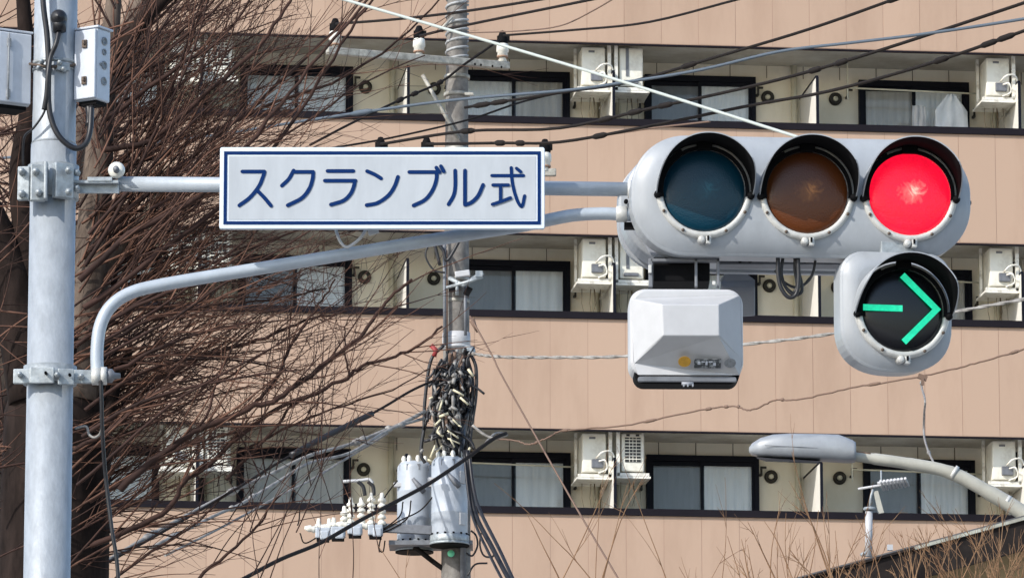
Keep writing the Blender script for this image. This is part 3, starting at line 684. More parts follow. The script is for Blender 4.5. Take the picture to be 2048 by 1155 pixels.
# ------------------------------------------------------------------ arrow signal
AC_ = W(1797, 624, GD); ap = ppm(GD, AC_.z)
AS = thing('arrow_signal', 'single lamp signal with a lit green right arrow below the red lamp', 'traffic signal', AC_, R(10.0), rx=R(1.0))
def A(px, py): return ((px-1797)/ap, (624-py)/ap/math.cos(R(12)))
(x0, z1), (x1, z0) = A(1680, 507), A(1905, 741)
def arrow_outline(i, y):
    """flat top with round corners, half round bottom"""
    pts = []; cx = (x0+x1)/2; w2 = (x1-x0)/2-i; rt = .085-i*.5; rb = w2*.97
    zt, zb_ = z1-i, z0+i
    for k in range(9): a = R(0+90*k/8); pts.append(Vector((cx+w2-rt+rt*math.cos(a), y, zt-rt+rt*math.sin(a))))
    for k in range(9): a = R(90+90*k/8); pts.append(Vector((cx-w2+rt+rt*math.cos(a), y, zt-rt+rt*math.sin(a))))
    rx_, rz_ = w2, .175-i
    for k in range(25): a = R(180+180*k/24); pts.append(Vector((cx+rx_*(abs(math.cos(a))**.82)*(1 if math.cos(a) > 0 else -1), y, zb_+rz_+rz_*(-(abs(math.sin(a))**.82)))))
    return pts
q = MB(); q.loft([arrow_outline(i, y) for (i, y) in ((.03,.15),(.008,.14),(0,.12),(0,.03),(.006,.026),(.006,.02),(-.004,.016),(-.004,.006),(.004,0),(.012,-.003))]); q.build('housing', M['sig'], AS, bevel=.003)
q = MB(); q.loft([arrow_outline(i, y) for (i, y) in ((.006,-.001),(.012,-.006),(.025,-.015),(.04,-.022),(.055,-.026))], sm=True, cap0=False); q.build('front_cover', M['sig'], AS)
q = MB(); q.box((0, .05, z1+.02), (.12,.08,.05)); q.build('neck', M['bracket'], AS, bevel=.004)
acx, acz = A(1800, 624)
signal_module(AS, acx, acz, 0, M['arrow_black'], 'black_lens', L0=.165, hoodr=.176)
def bar(p0, p1, wd=.026, y=-.066):
    a = Vector((A(*p0)[0], y, A(*p0)[1])); b = Vector((A(*p1)[0], y, A(*p1)[1])); t = (b-a); L = t.length; t.normalize(); nn = Vector((-t.z,0,t.x))*wd/2
    dd = Vector((0,.006,0)); return [a+nn, a-nn, b-nn, b+nn, a+nn+dd, a-nn+dd, b-nn+dd, b+nn+dd]
q = MB()
BF = [(0,1,2,3),(4,7,6,5),(0,4,5,1),(1,5,6,2),(2,6,7,3),(3,7,4,0)]
tip = (1876, 623)
def poly(pts, y=-.068, d=.006):
    P = [Vector((A(*p)[0], y, A(*p)[1])) for p in pts]; n = len(P)
    q.add(P + [p+Vector((0,d,0)) for p in P], [list(range(n)), list(range(n, 2*n))[::-1]] + [(i, (i+1) % n, n+(i+1) % n, n+i) for i in range(n)])
poly([(1801,552),(1875,622),(1803,693),(1794,684),(1858,622),(1792,561)])
poly([(1716,616.5),(1796,616.5),(1796,628.5),(1716,628.5)])
q.build('lit_arrow', M['arrow_glow'], AS)

# ------------------------------------------------------------------ vehicle detector
VD = 19.8
VC = W(1374, 660, VD); vp = ppm(VD, VC.z)
VS = thing('vehicle_detector', 'white faceted vehicle detector box hanging below the left end of the signal', 'vehicle detector', VC, R(1.5))
def V(px, py, y): return Vector(((px-1374)/vp, y, (660-py)/vp/math.cos(R(12))))
f0, f1, f2, f3 = V(1320,622,-.13), V(1434,622,-.13), V(1434,684,-.13), V(1322,684,-.13)
TL, TR, R1, R2, L2, L1 = V(1261,597,0), V(1480,590,0), V(1484,716,0), V(1478,749,-.006), V(1275,749,-.006), V(1268,724,0)
q = MB(); q.add([f0,f1,f2,f3,TL,TR,R1,R2,L2,L1], [(0,3,2,1),(4,0,1,5),(1,2,6,5),(3,9,8,7,6,2),(4,9,3,0)])
q.build('faceted_cover', M['white'], VS, bevel=.004)
def vout(i, y, zt=576, zb_=752):
    a, b = V(1259, zt, y), V(1487, zb_, y)
    return rrect(b.x-a.x-2*i, a.z-b.z-2*i, .055, 8, (a.x+b.x)/2, (a.z+b.z)/2, y)
q = MB(); q.loft([vout(.03,.17), vout(.008,.16), vout(0,.14), vout(0,.03), vout(.003,.008), vout(.012,.003)]); q.build('body', M['white'], VS, bevel=.002)
q = MB(); q.add([V(1264,592,.002),V(1277,722,.002),V(1277,749,.002),V(1262,740,.002),V(1258,640,.002)], [(0,1,2,3,4)])
q = MB(); q.loft([rrect(.380-2*i_,.080-2*i_,.038-i_,8,0,V(0,743,0).z,y_) for i_, y_ in ((.01,.15),(0,.13),(0,.02),(.004,.012))]); q.build('black_foot', M['dark'], VS, bevel=.002)
q = MB(); q.loft([rrect(.350,.016,.005,4,0,V(0,757,0).z,-.006), rrect(.355,.018,.006,4,0,V(0,757,0).z,.014)]); q.build('grey_lip', M['armdark'], VS)
q = MB(); q.tube([V(1362,768,-.024),V(1385,768,-.024)], .006, 8)
for px in (1366,1374,1384): q.box(V(px,770,-.022), (.005,.014,.014))
q.build('connector', M['boxgrey'], VS)
# stickers lie on the sloping lower facet
nrm = (f3-L2).cross(R2-L2).normalized()
if nrm.y > 0: nrm = -nrm
def onf(px, py):
    o = V(px, py, 0); k = (L2-o).dot(nrm)/nrm.y; return o + Vector((0, k, 0)) + nrm*.003
ex = (R2-L2).normalized(); ez = nrm.cross(ex); ez = ez if ez.z > 0 else -ez
def sticker(nm, m, px, py, w_, h_, n=0, lift=0):
    c = onf(px, py) + nrm*lift; q = MB()
    P = [c + ex*w_/2*math.cos(2*math.pi*k/n) + ez*h_/2*math.sin(2*math.pi*k/n) for k in range(n)] if n else [c+ex*sx*w_/2+ez*sz*h_/2 for sx, sz in ((-1,-1),(1,-1),(1,1),(-1,1))]
    n_ = len(P); q.add(P+[p+nrm*.001 for p in P], [list(range(n_))[::-1], [n_+k for k in range(n_)]]+[(i,(i+1)%n_,n_+(i+1)%n_,n_+i) for i in range(n_)])
    return q.build(nm, M[m], VS)
sticker('yellow_sticker', 'yellow', 1367, 726, .046, .046, 24)
sticker('nameplate', 'plate', 1413, 729, .096, .040)
sticker('grey_sticker', 'greysticker', 1458, 728, .042, .042, 24)
for (px, w_, h_) in ((1396,.010,.012),(1404,.012,.004),(1411,.008,.016),(1419,.014,.005),(1427,.010,.012)): sticker('nameplate_mark', 'boxwhite', px, 728+((px % 3)-1)*2, w_, h_, 0, .0015)
# bracket above
VB = thing('detector_bracket', 'dark steel cage holding the white detector under the signal', 'bracket', W(1372,546,GD+.05))
q = MB(); q.box(W(1362,546,GD+.16), (.205,.16,.090)); q.build('dark_box', M['dark'], VB, VB.location, bevel=.004)
q = MB()
for px, w_ in ((1301,.014),(1392,.010),(1436,.010)): q.box(W(px,546,GD+.05), (w_,.03,.105))
q.box(W(1370,521,GD+.05), (.25,.03,.012)); q.build('cage_bar', M['armdark'], VB, VB.location, bevel=.002)
q = MB(); q.box(W(1428,566,GD+.02), (.012,.012,.014)); q.box(W(1300,538,GD+.03), (.012,.012,.03)); q.build('cage_bolt', M['ring'], VB, VB.location, bevel=.002)
# grey sloping box behind it
HB = thing('rear_detector', 'plain grey housing showing behind the white detector', 'vehicle detector', W(1475,585,GD+.75))
def HP(px, py, y): return W(px, py, GD+.75+y)
q = MB(); lo = [(1441,562),(1458,541),(1486,541),(1510,560),(1510,631),(1468,634),(1440,600)]
q.loft([[HP(a,b,0) for a, b in lo], [HP(a,b,.22) for a, b in lo]]); q.build('housing', M['boxgrey'], HB, HB.location, bevel=.004)
q = MB(); q.add([HP(1441,562,-.01),HP(1510,560,-.01),HP(1510,574,-.06),HP(1446,574,-.06)], [(0,1,2,3)]); q.tube([HP(1441,562,-.02),HP(1466,528,-.02)], .005, 6); q.build('visor_plate', M['boxgrey'], HB, HB.location)

# cables looping under the signal
lc = lambda px, py, d=.06: W(px, py, GD+d)
lab = ['short', 'deep', 'inner', 'outer']
for i, (pts, r_) in enumerate([
    ([(1556,512),(1556,545),(1562,575),(1577,594),(1592,588),(1597,560),(1596,512)], .0075),
    ([(1566,512),(1563,550),(1574,578),(1590,590),(1604,580),(1598,545),(1588,512)], .006),
    ([(1590,512),(1590,540),(1594,570),(1586,585),(1570,572),(1562,548)], .006),
    ([(1550,540),(1566,562),(1590,574),(1612,566),(1626,545),(1632,512)], .005)]):
    cable_thing('signal_cable', ['black cable in the deepest loop under the amber lamp', 'black cable looping inside the deepest loop under the signal', 'thin black cable curling under the amber lamp', 'thin black cable sweeping right in a wide loop under the signal'][i], 'cable', [lc(a,b,.03+.02*i) for a, b in pts], r_, M['rubber'], 8, group='cables looped under the signal')
for i, (a, b) in enumerate((((1552,545),(1572,545)),((1590,530),(1592,560)))):
    pass

# ------------------------------------------------------------------ utility pole (far)
UD = 63.0
u_ = lambda px, py, d=0: W(px, py, UD+d)
ux = u_(913, 577).x
UP = thing('utility_pole', 'grey concrete utility pole with crossarms and white insulators behind the sign', 'utility pole', (ux, UD, 0))
uz = lambda py: u_(913, py).z
q = MB(); q.tube([(ux,UD,0),(ux,UD,uz(1155)),(ux,UD,uz(560)),(ux,UD,uz(150)),(ux,UD,uz(0)),(ux,UD,uz(-160))], [.20,.168,.145,.128,.112,.108], 24); q.build('pole_shaft', M['concrete'], UP, UP.location)
q = MB()
for k in range(13):
    z = uz(-90+18*k); pts = [Vector((ux+.125*math.cos(a*.5236)+0, UD+.125*math.sin(a*.5236), z+.012*a-.06)) for a in range(13)]
    q.tube(pts, .016, 6)
q.build('vine_guard', M['guard'], UP, UP.location)
for py in (190, 155, 300, 560, 603): 
    q = MB(); q.lathe([(.150,-.02),(.150,.02)], 20, c=(ux,UD,uz(py))); q.build('steel_band', M['arm'], UP, UP.location)
q = MB(); q.lathe([(.158,-.11),(.162,0),(.158,.09)], 20, c=(ux,UD,uz(681))); q.lathe([(.165,-.03),(.165,0)], 20, c=(ux,UD,uz(692))); q.build('white_wrap', M['white'], UP, UP.location)
# vertical conduits
for (px, r_, p0, p1, m) in ((889,.022,470,690,'armdark'), (893,.014,500,720,'wirebrown'), (925,.035,830,1155,'armdark'), (930,.018,560,670,'armdark')):
    q = MB(); q.tube([u_(px,p0,-.17), u_(px+1,p1,-.19)], r_, 8); q.build('conduit', M[m], UP, UP.location)
def insulator(parent, px, py, s=1.0, d=0, h=62):
    """stack whose foot is at (px, py)"""
    b = u_(px, py, d); k = s
    q = MB(); q.lathe([(.03*k,0),(.03*k,.05*k),(.055*k,.06*k),(.035*k,.10*k),(.065*k,.11*k),(.06*k,.16*k),(.075*k,.17*k),(.07*k,.25*k),(.05*k,.28*k),(0,.285*k)], 16, c=b); o = q.build('insulator', M['porcelain'], parent, parent.location)
    q = MB(); q.lathe([(.067*k,.10*k),(.068*k,.118*k)], 16, c=b); q.build('insulator_band', M['tan'], o, parent.location)
    q = MB(); q.lathe([(.06*k,.265*k),(.068*k,.30*k),(.05*k,.37*k),(.03*k,.42*k),(0,.43*k)], 12, c=b); q.box(b+Vector((.01,0,.33*k)), (.15*k,.05,.06*k)); q.build('line_clamp', M['dark'], o, parent.location)
q = MB()
a0, a1 = u_(655, 108, -.9), u_(1017, 138, .25)
tt = (a1-a0).normalized(); ang = math.atan2(tt.y, tt.x)
q.box((a0+a1)/2 + Vector((0,-.16,0)), ((a1-a0).length, .08, .085), M=Matrix.Rotation(ang,3,'Z') @ Matrix.Rotation(-math.asin(tt.z),3,'Y')); q.build('upper_crossarm', M['arm'], UP, UP.location, bevel=.01)
q = MB()
for px in (950,962,985,1003): q.lathe([(.012,0),(.012,.03),(0,.031)], 8, c=u_(px, 128+(px-940)*.11, -.22), M=MX)
q.build('crossarm_bolts', M['dark'], UP, UP.location)
insulator(UP, 1005, 132, .98, .05); insulator(UP, 838, 122, .98, -.3); insulator(UP, 670, 108, .98, -.8)
q = MB(); q.tube([u_(845,150,-.2), u_(917,278,-.2)], .022, 8); q.build('stay_bar', M['arm'], UP, UP.location)
q = MB(); q.tube([u_(905,35,-.14), u_(880,60,-.2)], .015, 6); q.box(u_(938,188,-.13), (.10,.04,.03)); q.build('clip', M['arm'], UP, UP.location)
q = MB(); q.box(u_(925,345,-.16), (2.15,.08,.085)); q.build('lower_crossarm', M['arm'], UP, UP.location, bevel=.01)
insulator(UP, 761, 345, .98, -.16); insulator(UP, 853, 345, .98, -.16); insulator(UP, 1090, 352, 1.02, -.16)
# clamp block at (930,560)
q = MB(); q.box(u_(925,548,-.25), (.17,.10,.07), M=Matrix.Rotation(R(-8),3,'Y')); q.build('clamp_block', M['white'], UP, UP.location, bevel=.01)
q = MB(); q.tube([u_(898,556,-.22),u_(926,570,-.26),u_(966,545,-.3)], .028, 8); q.tube([u_(893,575,-.22),u_(940,562,-.3),u_(965,553,-.3)], .02, 8); q.tube([u_(914,590,-.22),u_(914,562,-.26)], .02, 8); q.box(u_(958,548,-.3), (.08,.06,.07)); q.build('stay_clamp', M['bracket'], UP, UP.location)
q = MB(); q.box(u_(906,572,-.22), (.10,.04,.13)); q.box(u_(936,582,-.22), (.07,.04,.10), M=Matrix.Rotation(R(30),3,'Y')); q.build('dark_clamp', M['dark'], UP, UP.location)
q = MB(); q.lathe([(.05,-.03),(.075,0),(.05,.03),(.03,.03)], 16, c=u_(938,702,-.22), M=MX); q.build('cable_ring', M['bracket'], UP, UP.location)
q = MB(); q.lathe([(.04,0),(.04,.02),(0,.025)], 16, c=u_(902,1106,-.19), M=MX); q.build('green_marker', M['green'], UP, UP.location)
# tangled spur cables and ties: one mass
rr = random.Random(21)
def tcen(py):
    t = (py-700)/215
    return 917-6*t, 25-5*t
q = MB(); qg = MB(); qb = MB()
for k in range(64):
    p0 = rr.uniform(690, 790); p1 = min(925, p0+rr.uniform(70, 200)); left = rr.random() < .36
    x0_ = rr.gauss(0, .5); x1_ = rr.gauss(0, .5); pts = []
    for i in range(7):
        py = p0+(p1-p0)*i/6; c0, sp0 = tcen(py); u = x0_+(x1_-x0_)*i/6
        off = -34*max(0, math.sin((py-700)/225*3.1)) if left else 0
        pts.append(u_(max(846, min(950, c0+off+u*sp0+rr.gauss(0, 3.2))), py+rr.gauss(0,2), -.30+rr.gauss(0,.06)))
    (qg if rr.random() < .22 else qb if rr.random() < .2 else q).tube(smooth(pts, 3), rr.uniform(.009, .024), 6)
for k in range(60):
    py = rr.uniform(720, 915); c0, sp0 = tcen(py); px = c0+rr.gauss(-14 if py > 780 else -4, 17); px = max(850, min(946, px))
    a = u_(px, py, -.38); an = rr.uniform(-1.3, 1.3); L = rr.uniform(.08, .26); d = Vector((math.sin(an), rr.uniform(-.3,.3), -math.cos(an)))
    q.tube(smooth([a, a+d*L*.5+Vector((rr.gauss(0,.03),0,0)), a+d*L], 3), rr.uniform(.010, .020), 6)
q.build('cable_tangle', M['rubber'], UP, UP.location, kind='stuff'); qg.build('grey_strands', M['wiregrey'], UP, UP.location, kind='stuff'); qb.build('brown_strands', M['wirebrown'], UP, UP.location, kind='stuff')
for nm, m, n_, r0, r1, L0, L1 in (('cream_ties', 'cream', 20, .008, .018, .04, .16), ('white_ties', 'wiregrey', 22, .010, .024, .02, .09)):
    q = MB()
    for k in range(n_):
        py = rr.uniform(715, 915) if nm[0] == 'w' else rr.gauss(835, 42); py = max(712, min(918, py)); c0, sp0 = tcen(py)
        px = max(846, min(944, c0+rr.gauss(-16 if py > 780 else -5, 18)))
        a = u_(px, py, -.44); an = rr.choice((-1,1))*rr.uniform(.2, 1.3); L = rr.uniform(L0, L1)
        q.tube([a, a+Vector((math.sin(an), 0, -math.cos(an)))*L], rr.uniform(r0, r1), 6)
    q.build(nm, M[m], UP, UP.location, kind='stuff')
for pts in ([(940,705),(952,735),(952,790),(945,840),(938,900)], [(935,715),(945,760),(942,830),(930,900)], [(895,715),(870,750),(866,800),(850,850),(842,905),(850,925)], [(888,690),(862,720),(850,800),(848,860)], [(925,470),(895,520),(886,500),(868,480),(880,530)]):
    q = MB(); q.tube(smooth([u_(a,b,-.28) for a, b in pts], 6), .020, 7); q.build('bundled_cable', M['rubber'], UP, UP.location)
q = MB(); q.tube([u_(862,690,-.3),u_(872,700,-.3),u_(868,712,-.3)], .03, 6); q.build('red_tag', M['red'], UP, UP.location)
# transformer bracket
q = MB(); q.box(u_(830,1058,-.32), (1.0,.07,.10), M=Matrix.Rotation(R(3),3,'Y')); q.build('equipment_arm', M['armdark'], UP, UP.location, bevel=.006)
q = MB(); q.box(u_(862,1090,-.05), (.95,.5,.05)); q.build('transformer_shelf', M['armdark'], UP, UP.location)
q = MB(); q.tube([u_(828,1092,-.1), u_(866,1122,-.05)], .03, 6); q.tube([u_(866,1122,-.05), u_(905,1150,0)], .03, 6); q.build('shelf_brace', M['wire'], UP, UP.location)

def transformer(label, px, ptop, pbot, r, d, plates):
    b = u_(px, pbot, d); t = u_(px, ptop, d); H = t.z-b.z
    T = thing('transformer', label, 'transformer', b, 0, 'pole transformers')
    q = MB(); q.lathe([(r*.98,0),(r,.02),(r,H*.30),(r*1.015,H*.31),(r,H*.32),(r,H*.62),(r*1.015,H*.63),(r,H*.64),(r,H*.90),(r*.98,H*.93),(r*.8,H*.98),(0,H)], 32); q.build('tank', M['trafo'], T)
    q = MB(); q.lathe([(r*1.05,-.05),(r*1.07,-.02),(r*1.07,.035),(r,.045)], 32); q.lathe([(r*1.09,-.07),(r*1.09,-.045),(r*.5,-.045)], 32); bs_ = q.build('base_rim', M['bracket'], T)
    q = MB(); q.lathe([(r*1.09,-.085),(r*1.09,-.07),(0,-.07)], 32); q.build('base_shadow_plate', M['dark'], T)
    q = MB()
    for a in range(14): an = a*math.pi*2/14; q.lathe([(.012,0),(.012,.02),(0,.02)], 6, c=(r*1.04*math.cos(an), r*1.04*math.sin(an), .036))
    q.build('rim_bolts', M['dark'], T)
    for an in (-150, -115, -75, -35):
        q = MB(); q.lathe([(.022,0),(.028,.03),(.022,.05),(.028,.08),(.016,.11),(0,.115)], 12, c=(r*.72*math.cos(R(an)), r*.72*math.sin(R(an)), H*.93)); q.build('bushing', M['porcelain'], T)
        q = MB(); q.box((r*.9*math.cos(R(an)), r*.9*math.sin(R(an)), H*.90), (.03,.04,.07)); q.build('lid_clip', M['armdark'], T)
    for s in (-1, 1):
        q = MB(); q.box((s*r*.95, -r*.5, H*.70), (.10,.06,.05)); q.build('side_lug', M['white'], T, bevel=.008)
    q = MB(); q.tube([(-r*.1,-r*1.02,H*.76),(r*.3,-r*1.0,H*.66),(r*.55,-r*.9,H*.60)], [.02,.035,.03], 8); q.build('low_voltage_lead', M['armdark'], T)
    for z in plates:
        q = MB(); q.box((r*.72, -r*.74, H*z), (.085,.012,.14), M=Matrix.Rotation(R(42),3,'Z')); q.build('number_plate', M['white'], T, bevel=.01)
    return T
transformer('grey transformer can on the right, in front of the utility pole', 899, 912, 1077, .207, -.30, (.72,.22))
transformer('grey transformer can on the left of the utility pole, half hidden', 829, 921, 1090, .20, .12, ())
# cutout switches with white bushings
for i, (px, py, k) in enumerate(((757,1060,1.0),(716,1058,1.0),(682,1064,1.0),(652,1066,.9))):
    b = u_(px-6, py, -.35)
    T = thing('cutout_switch', ['white cutout switch nearest the transformers on the steel arm', 'second white cutout switch from the transformers', 'third white cutout switch from the transformers', 'leftmost white cutout switch at the end of the arm'][i], 'switch', b, 0, 'cutout switches on the arm')
    q = MB(); q.box((0,0,0), (.17,.16,.12)); q.box((.02,-.07,-.03), (.10,.05,.10)); q.build('switch_body', M['trafo'], T, bevel=.015)
    q = MB(); q.box((0,0,-.075), (.14,.12,.04)); q.build('switch_foot', M['dark'], T)
    for dx, hh in ((-.05, 0), (.07, 0)):
        q = MB(); pr = [(.035,.06)]
        n_ = (5, 4, 3, 1)[i]
        if i == 2 and dx < 0: n_ = 1
        for s_ in range(n_): z = .07+.065*s_; pr += [(.05*k, z), (.045*k, z+.03), (.026, z+.045), (.026, z+.06)]
        pr += [(.02, pr[-1][1]+.04), (0, pr[-1][1]+.045)]
        q.lathe(pr, 14, c=(dx,0,0)); q.build('bushing', M['porcelain'], T)
    q = MB(); q.lathe([(.03,0),(.045,.02),(.03,.05),(.045,.07),(.03,.10),(.02,.13),(0,.13)], 14, c=(-.08,-.03,.04), M=Matrix.Rotation(R(-80),3,'Y')); q.build('side_bushing', M['porcelain'], T)
q = MB(); q.tube(smooth([u_(686,962,-.35),u_(720,960,-.35),u_(738,958,-.35),u_(746,966,-.35)],4), .018, 8); single(q, 'white_conduit', M['white'], 'short white conduit above the cutout switches', 'conduit', u_(686,962,-.35))
for i, pts in enumerate(([(716,962),(726,972),(730,990)], [(736,962),(746,972),(748,990)])):
    cable_thing('switch_lead', ['short black lead curving down to the tall white bushing on the left', 'short black lead curving down to the tall white bushing on the right'][i], 'cable', [u_(a,b,-.35) for a, b in pts], .022, M['rubber'], 8)
rr = random.Random(9)
for i, pts in enumerate(([(806,1002),(800,1030),(770,1055),(755,1062)], [(822,1000),(815,1035),(780,1058),(760,1066)], [(868,990),(840,1020),(800,1040),(765,1060)], [(600,1065),(610,1085),(640,1070)], [(795,960),(775,985),(760,1010)], [(764,1065),(758,1095),(766,1102),(770,1080)], [(600,1010),(598,1040),(595,1050)])):
    cable_thing('service_lead', ['thin lead from the left transformer to the switches', 'thin lead looping below the left transformer lead', 'thin lead from the right transformer to the switches', 'thin lead drooping at the left end of the switches', 'thin lead running down left of the transformers', 'thin U shaped lead hanging below the switches', 'thin lead rising at the left end of the switches'][i], 'cable', [u_(a,b,-.36) for a, b in pts], .009, M['wire'], 6)

# ------------------------------------------------------------------ overhead wires
def wire(label, pts, r, m, z=None, D=None, kind='overhead_wire', jit=0, knots=0, ext=True, sm_=5):
    if z is not None: P = [WZ(a, b, z) for a, b in pts]
    else:
        n = len(pts)-1; D0, D1 = D if hasattr(D, '__len__') else (D, D)
        P = [W(a, b, D0+(D1-D0)*(a-pts[0][0])/(pts[-1][0]-pts[0][0]+1e-6)) for a, b in pts]
    def ex(q):
        rr = random.Random(int(pts[0][0])+knots)
        ps = smooth(P, 6)
        for k in range(knots):
            i = rr.randrange(1, len(ps)-2); d = (ps[i+1]-ps[i])*.5; q.tube([ps[i]-d, ps[i]-d*.5, ps[i]+d*.5, ps[i]+d], [r, r*1.9, r*1.9, r], 8)
    return cable_thing(kind, label, 'wire', P, r, m, 6, sm_, extra=ex if knots else None, jitter=jit)
ZA, ZM = 16.75, 15.75
wire('taut white wire slanting from the upper left down behind the traffic signal', [(400,-86),(680,-3),(1130,128),(1592,273),(1700,308)], .0095, M['wirewhite'], D=(31,28))
wire('pale blue wire crossing the frame from the pole box up to the right edge', [(-60,322),(50,312),(190,299),(430,270),(640,237),(900,201),(1130,181),(1260,163),(1400,140),(1560,103),(1700,86),(1850,68),(2048,38),(2300,-5)], .0155, M['wireblue'], D=(60,50), knots=2)
wire('black wire rising steeply from the crossarm to the top right, above the blue wire', [(930,215),(1130,184),(1260,164),(1440,112),(1620,58),(1790,-2),(2000,-80)], .017, M['wire'], D=(62.6,56), knots=4)
wire('black wire passing just under the blue wire and across the windows to the top right', [(762,288),(935,262),(1120,256),(1300,217),(1480,178),(1630,140),(1800,88),(2048,6),(2300,-80)], .018, M['wire'], D=(62.6,54), knots=6)
wire('black wire ending at the second lower insulator, rising to the right edge', [(853,288),(1000,286),(1120,284),(1290,254),(1500,211),(1660,182),(1850,130),(2048,62),(2300,-30)], .018, M['wire'], D=(62.6,54), knots=6)
wire('black wire from the insulator beside the sign, passing behind the signal', [(1092,286),(1180,275),(1300,257),(1420,243)], .011, M['wirebrown'], D=(62.6,60))
wire('top black wire from the far left insulator past the pole top', [(672,48),(800,38),(935,22),(1100,-4),(1300,-40)], .016, M['wire'], D=(62,58))
wire('second black wire from the middle insulator rising past the pole top', [(840,72),(925,52),(1180,0),(1350,-35)], .016, M['wire'], D=(62.4,58))
wire('black wire leaving the right upper insulator towards the top edge', [(1007,71),(1150,60),(1300,44),(1480,-2),(1600,-30)], .014, M['wire'], D=(62.8,58))
wire('thin brown wire sagging above the right upper insulator', [(935,66),(1040,62),(1120,52),(1180,25),(1240,-10)], .008, M['wirebrown'], D=(62.8,58))
wire('black diagonal wire from the right upper insulator down left through the branches', [(1000,80),(930,128),(880,165),(800,200),(700,248),(620,290)], .015, M['wire'], D=(62.8,61), knots=3)
wire('black wire crossing behind the branches below the blue wire', [(1130,183),(1040,205),(935,240),(780,276),(640,300)], .013, M['wire'], D=(62.6,60))
# twisted grey messenger
def twisted(label, pts, r, D, m, turns=3.2):
    n = len(pts)-1; P = smooth([W(a, b, D[0]+(D[1]-D[0])*(a-pts[0][0])/(pts[-1][0]-pts[0][0])) for a, b in pts], 40)
    q = MB()
    for ph in (0, math.pi):
        q.tube([p+Vector((0, math.cos(i*.30+ph), math.sin(i*.30+ph)))*r*.42 for i, p in enumerate(P)], r*.78, 6)
    return single(q, 'twisted_cable', m, label, 'cable', P[0])
twisted('pale grey twisted cable running right from the pole behind the detector and arrow signal', [(938,706),(1000,713),(1120,714),(1262,711),(1490,688),(1670,666),(1900,625),(2048,598),(2250,560)], .018, (62.7,57), M['wiregrey'])
wire('brown twisted wire sagging below the arrow signal to the right edge', [(985,877),(1030,880),(1060,888),(1100,872),(1130,860),(1250,850),(1400,820),(1470,812),(1500,820),(1550,800),(1600,798),(1700,776),(1850,750),(1950,726),(2048,698),(2200,650)], .010, M['wirebrown'], D=(62.6,57), jit=.006, knots=10, sm_=10)
wire('pale wire dropping from the brown twisted wire to the street lamp arm', [(1845,754),(1843,772),(1850,800),(1848,830),(1848,870),(1856,900),(1868,926)], .011, M['wiregrey'], D=(58,52), knots=2, kind='drop_wire')
q = MB(); c = W(1845,754,57.9); q.box(c, (.10,.05,.05), M=Matrix.Rotation(R(20),3,'Y')); q.box(c+Vector((0,-.02,-.05)), (.03,.03,.07)); single(q, 'wire_clamp', M['wirebrown'], 'small brown clamp where the pale drop wire leaves the twisted wire', 'clamp', c)
wire('slender brown guy wire slanting down right from the pole', [(940,632),(985,712),(1010,762),(1150,1010),(1242,1165),(1290,1250)], .011, M['wirebrown'], D=(62.6,58), kind='guy_wire')
q = MB(); c = u_(944,640,-.3); q.tube([c, u_(955,664,-.3)], [.035,.012], 8); single(q, 'guy_grip', M['wirebrown'], 'dark grip at the top of the slender guy wire', 'clamp', c)
# thick cables to the lower left
wire('thick black splice sleeve on the cable left of the pole', [(745,826),(700,848),(640,878),(582,910)], .036, M['rubber'], D=(60.5,60), kind='cable_sleeve')
wire('cable running down left from the pole through the upper black sleeve', [(868,760),(820,782),(745,826),(582,910),(470,978),(330,1060),(150,1160)], .015, M['wire'], D=(62.5,57))
wire('grey cable with pale splices running down left below the black sleeve', [(850,822),(800,848),(770,860),(700,888),(620,910),(540,948),(465,982),(300,1070),(140,1165)], .022, M['wiregrey'], D=(62.5,57), knots=5)
wire('black cable below the grey spliced cable, dipping to the lower left', [(848,836),(780,858),(700,905),(620,925),(560,960),(480,1008),(430,1030),(300,1095)], .018, M['wiregrey'], D=(62.5,57), knots=4)
wire('thin grey cable lowest of the bundle going down left', [(775,866),(700,912),(620,960),(560,990),(450,1050),(330,1110)], .013, M['wiregrey'], D=(62.2,57))
wire('long black cable sweeping from the pale grip down past the transformers', [(1012,866),(985,878),(930,918),(860,965),(800,998),(720,1040),(640,1085),(560,1118),(480,1160),(400,1200)], .022, M['wire'], D=(62.0,56))
wire('pale grip fitting right of the pole on the long black cable', [(945,850),(968,868),(990,876),(1015,868)], .018, M['wiregrey'], D=(62.3,62.2), kind='cable_grip')
wire('pale loop fitting under the grip beside the pole', [(962,892),(985,880),(1008,868),(990,866),(966,890)], .012, M['wiregrey'], D=(62.2,62.3), kind='cable_grip')
for i, (pts, r_) in enumerate((([(934,900),(938,960),(952,1030),(985,1095),(1022,1165),(1060,1230)], .030), ([(938,905),(946,970),(960,1020),(1000,1100),(1030,1165),(1060,1225)], .022), ([(928,900),(936,980),(948,1040),(980,1110),(1008,1165),(1040,1230)], .018))):
    wire(['thick black cable sloping down right below the pole, the middle of three', 'black cable sloping down right below the pole, the right of three', 'black cable sloping down right below the pole, the left of three'][i], pts, r_, M['rubber'], D=(62.5,60))
for i, pts in enumerate(([(942,1060),(952,1070),(955,1090),(945,1110),(932,1105)], [(962,1065),(960,1090),(968,1110),(985,1112),(990,1098)], [(935,1150),(950,1128),(975,1125)], [(880,490),(868,480),(855,495),(852,515),(868,540),(890,545)])):
    cable_thing('slack_loop', ['black slack loop hanging right of the pole below the transformers', 'second slack loop further right below the transformers', 'short slack wire at the bottom right of the pole', 'dark slack loop left of the pole below the sign'][i], 'cable', [u_(a,b,-.25) for a, b in pts], .012, M['rubber'], 6)

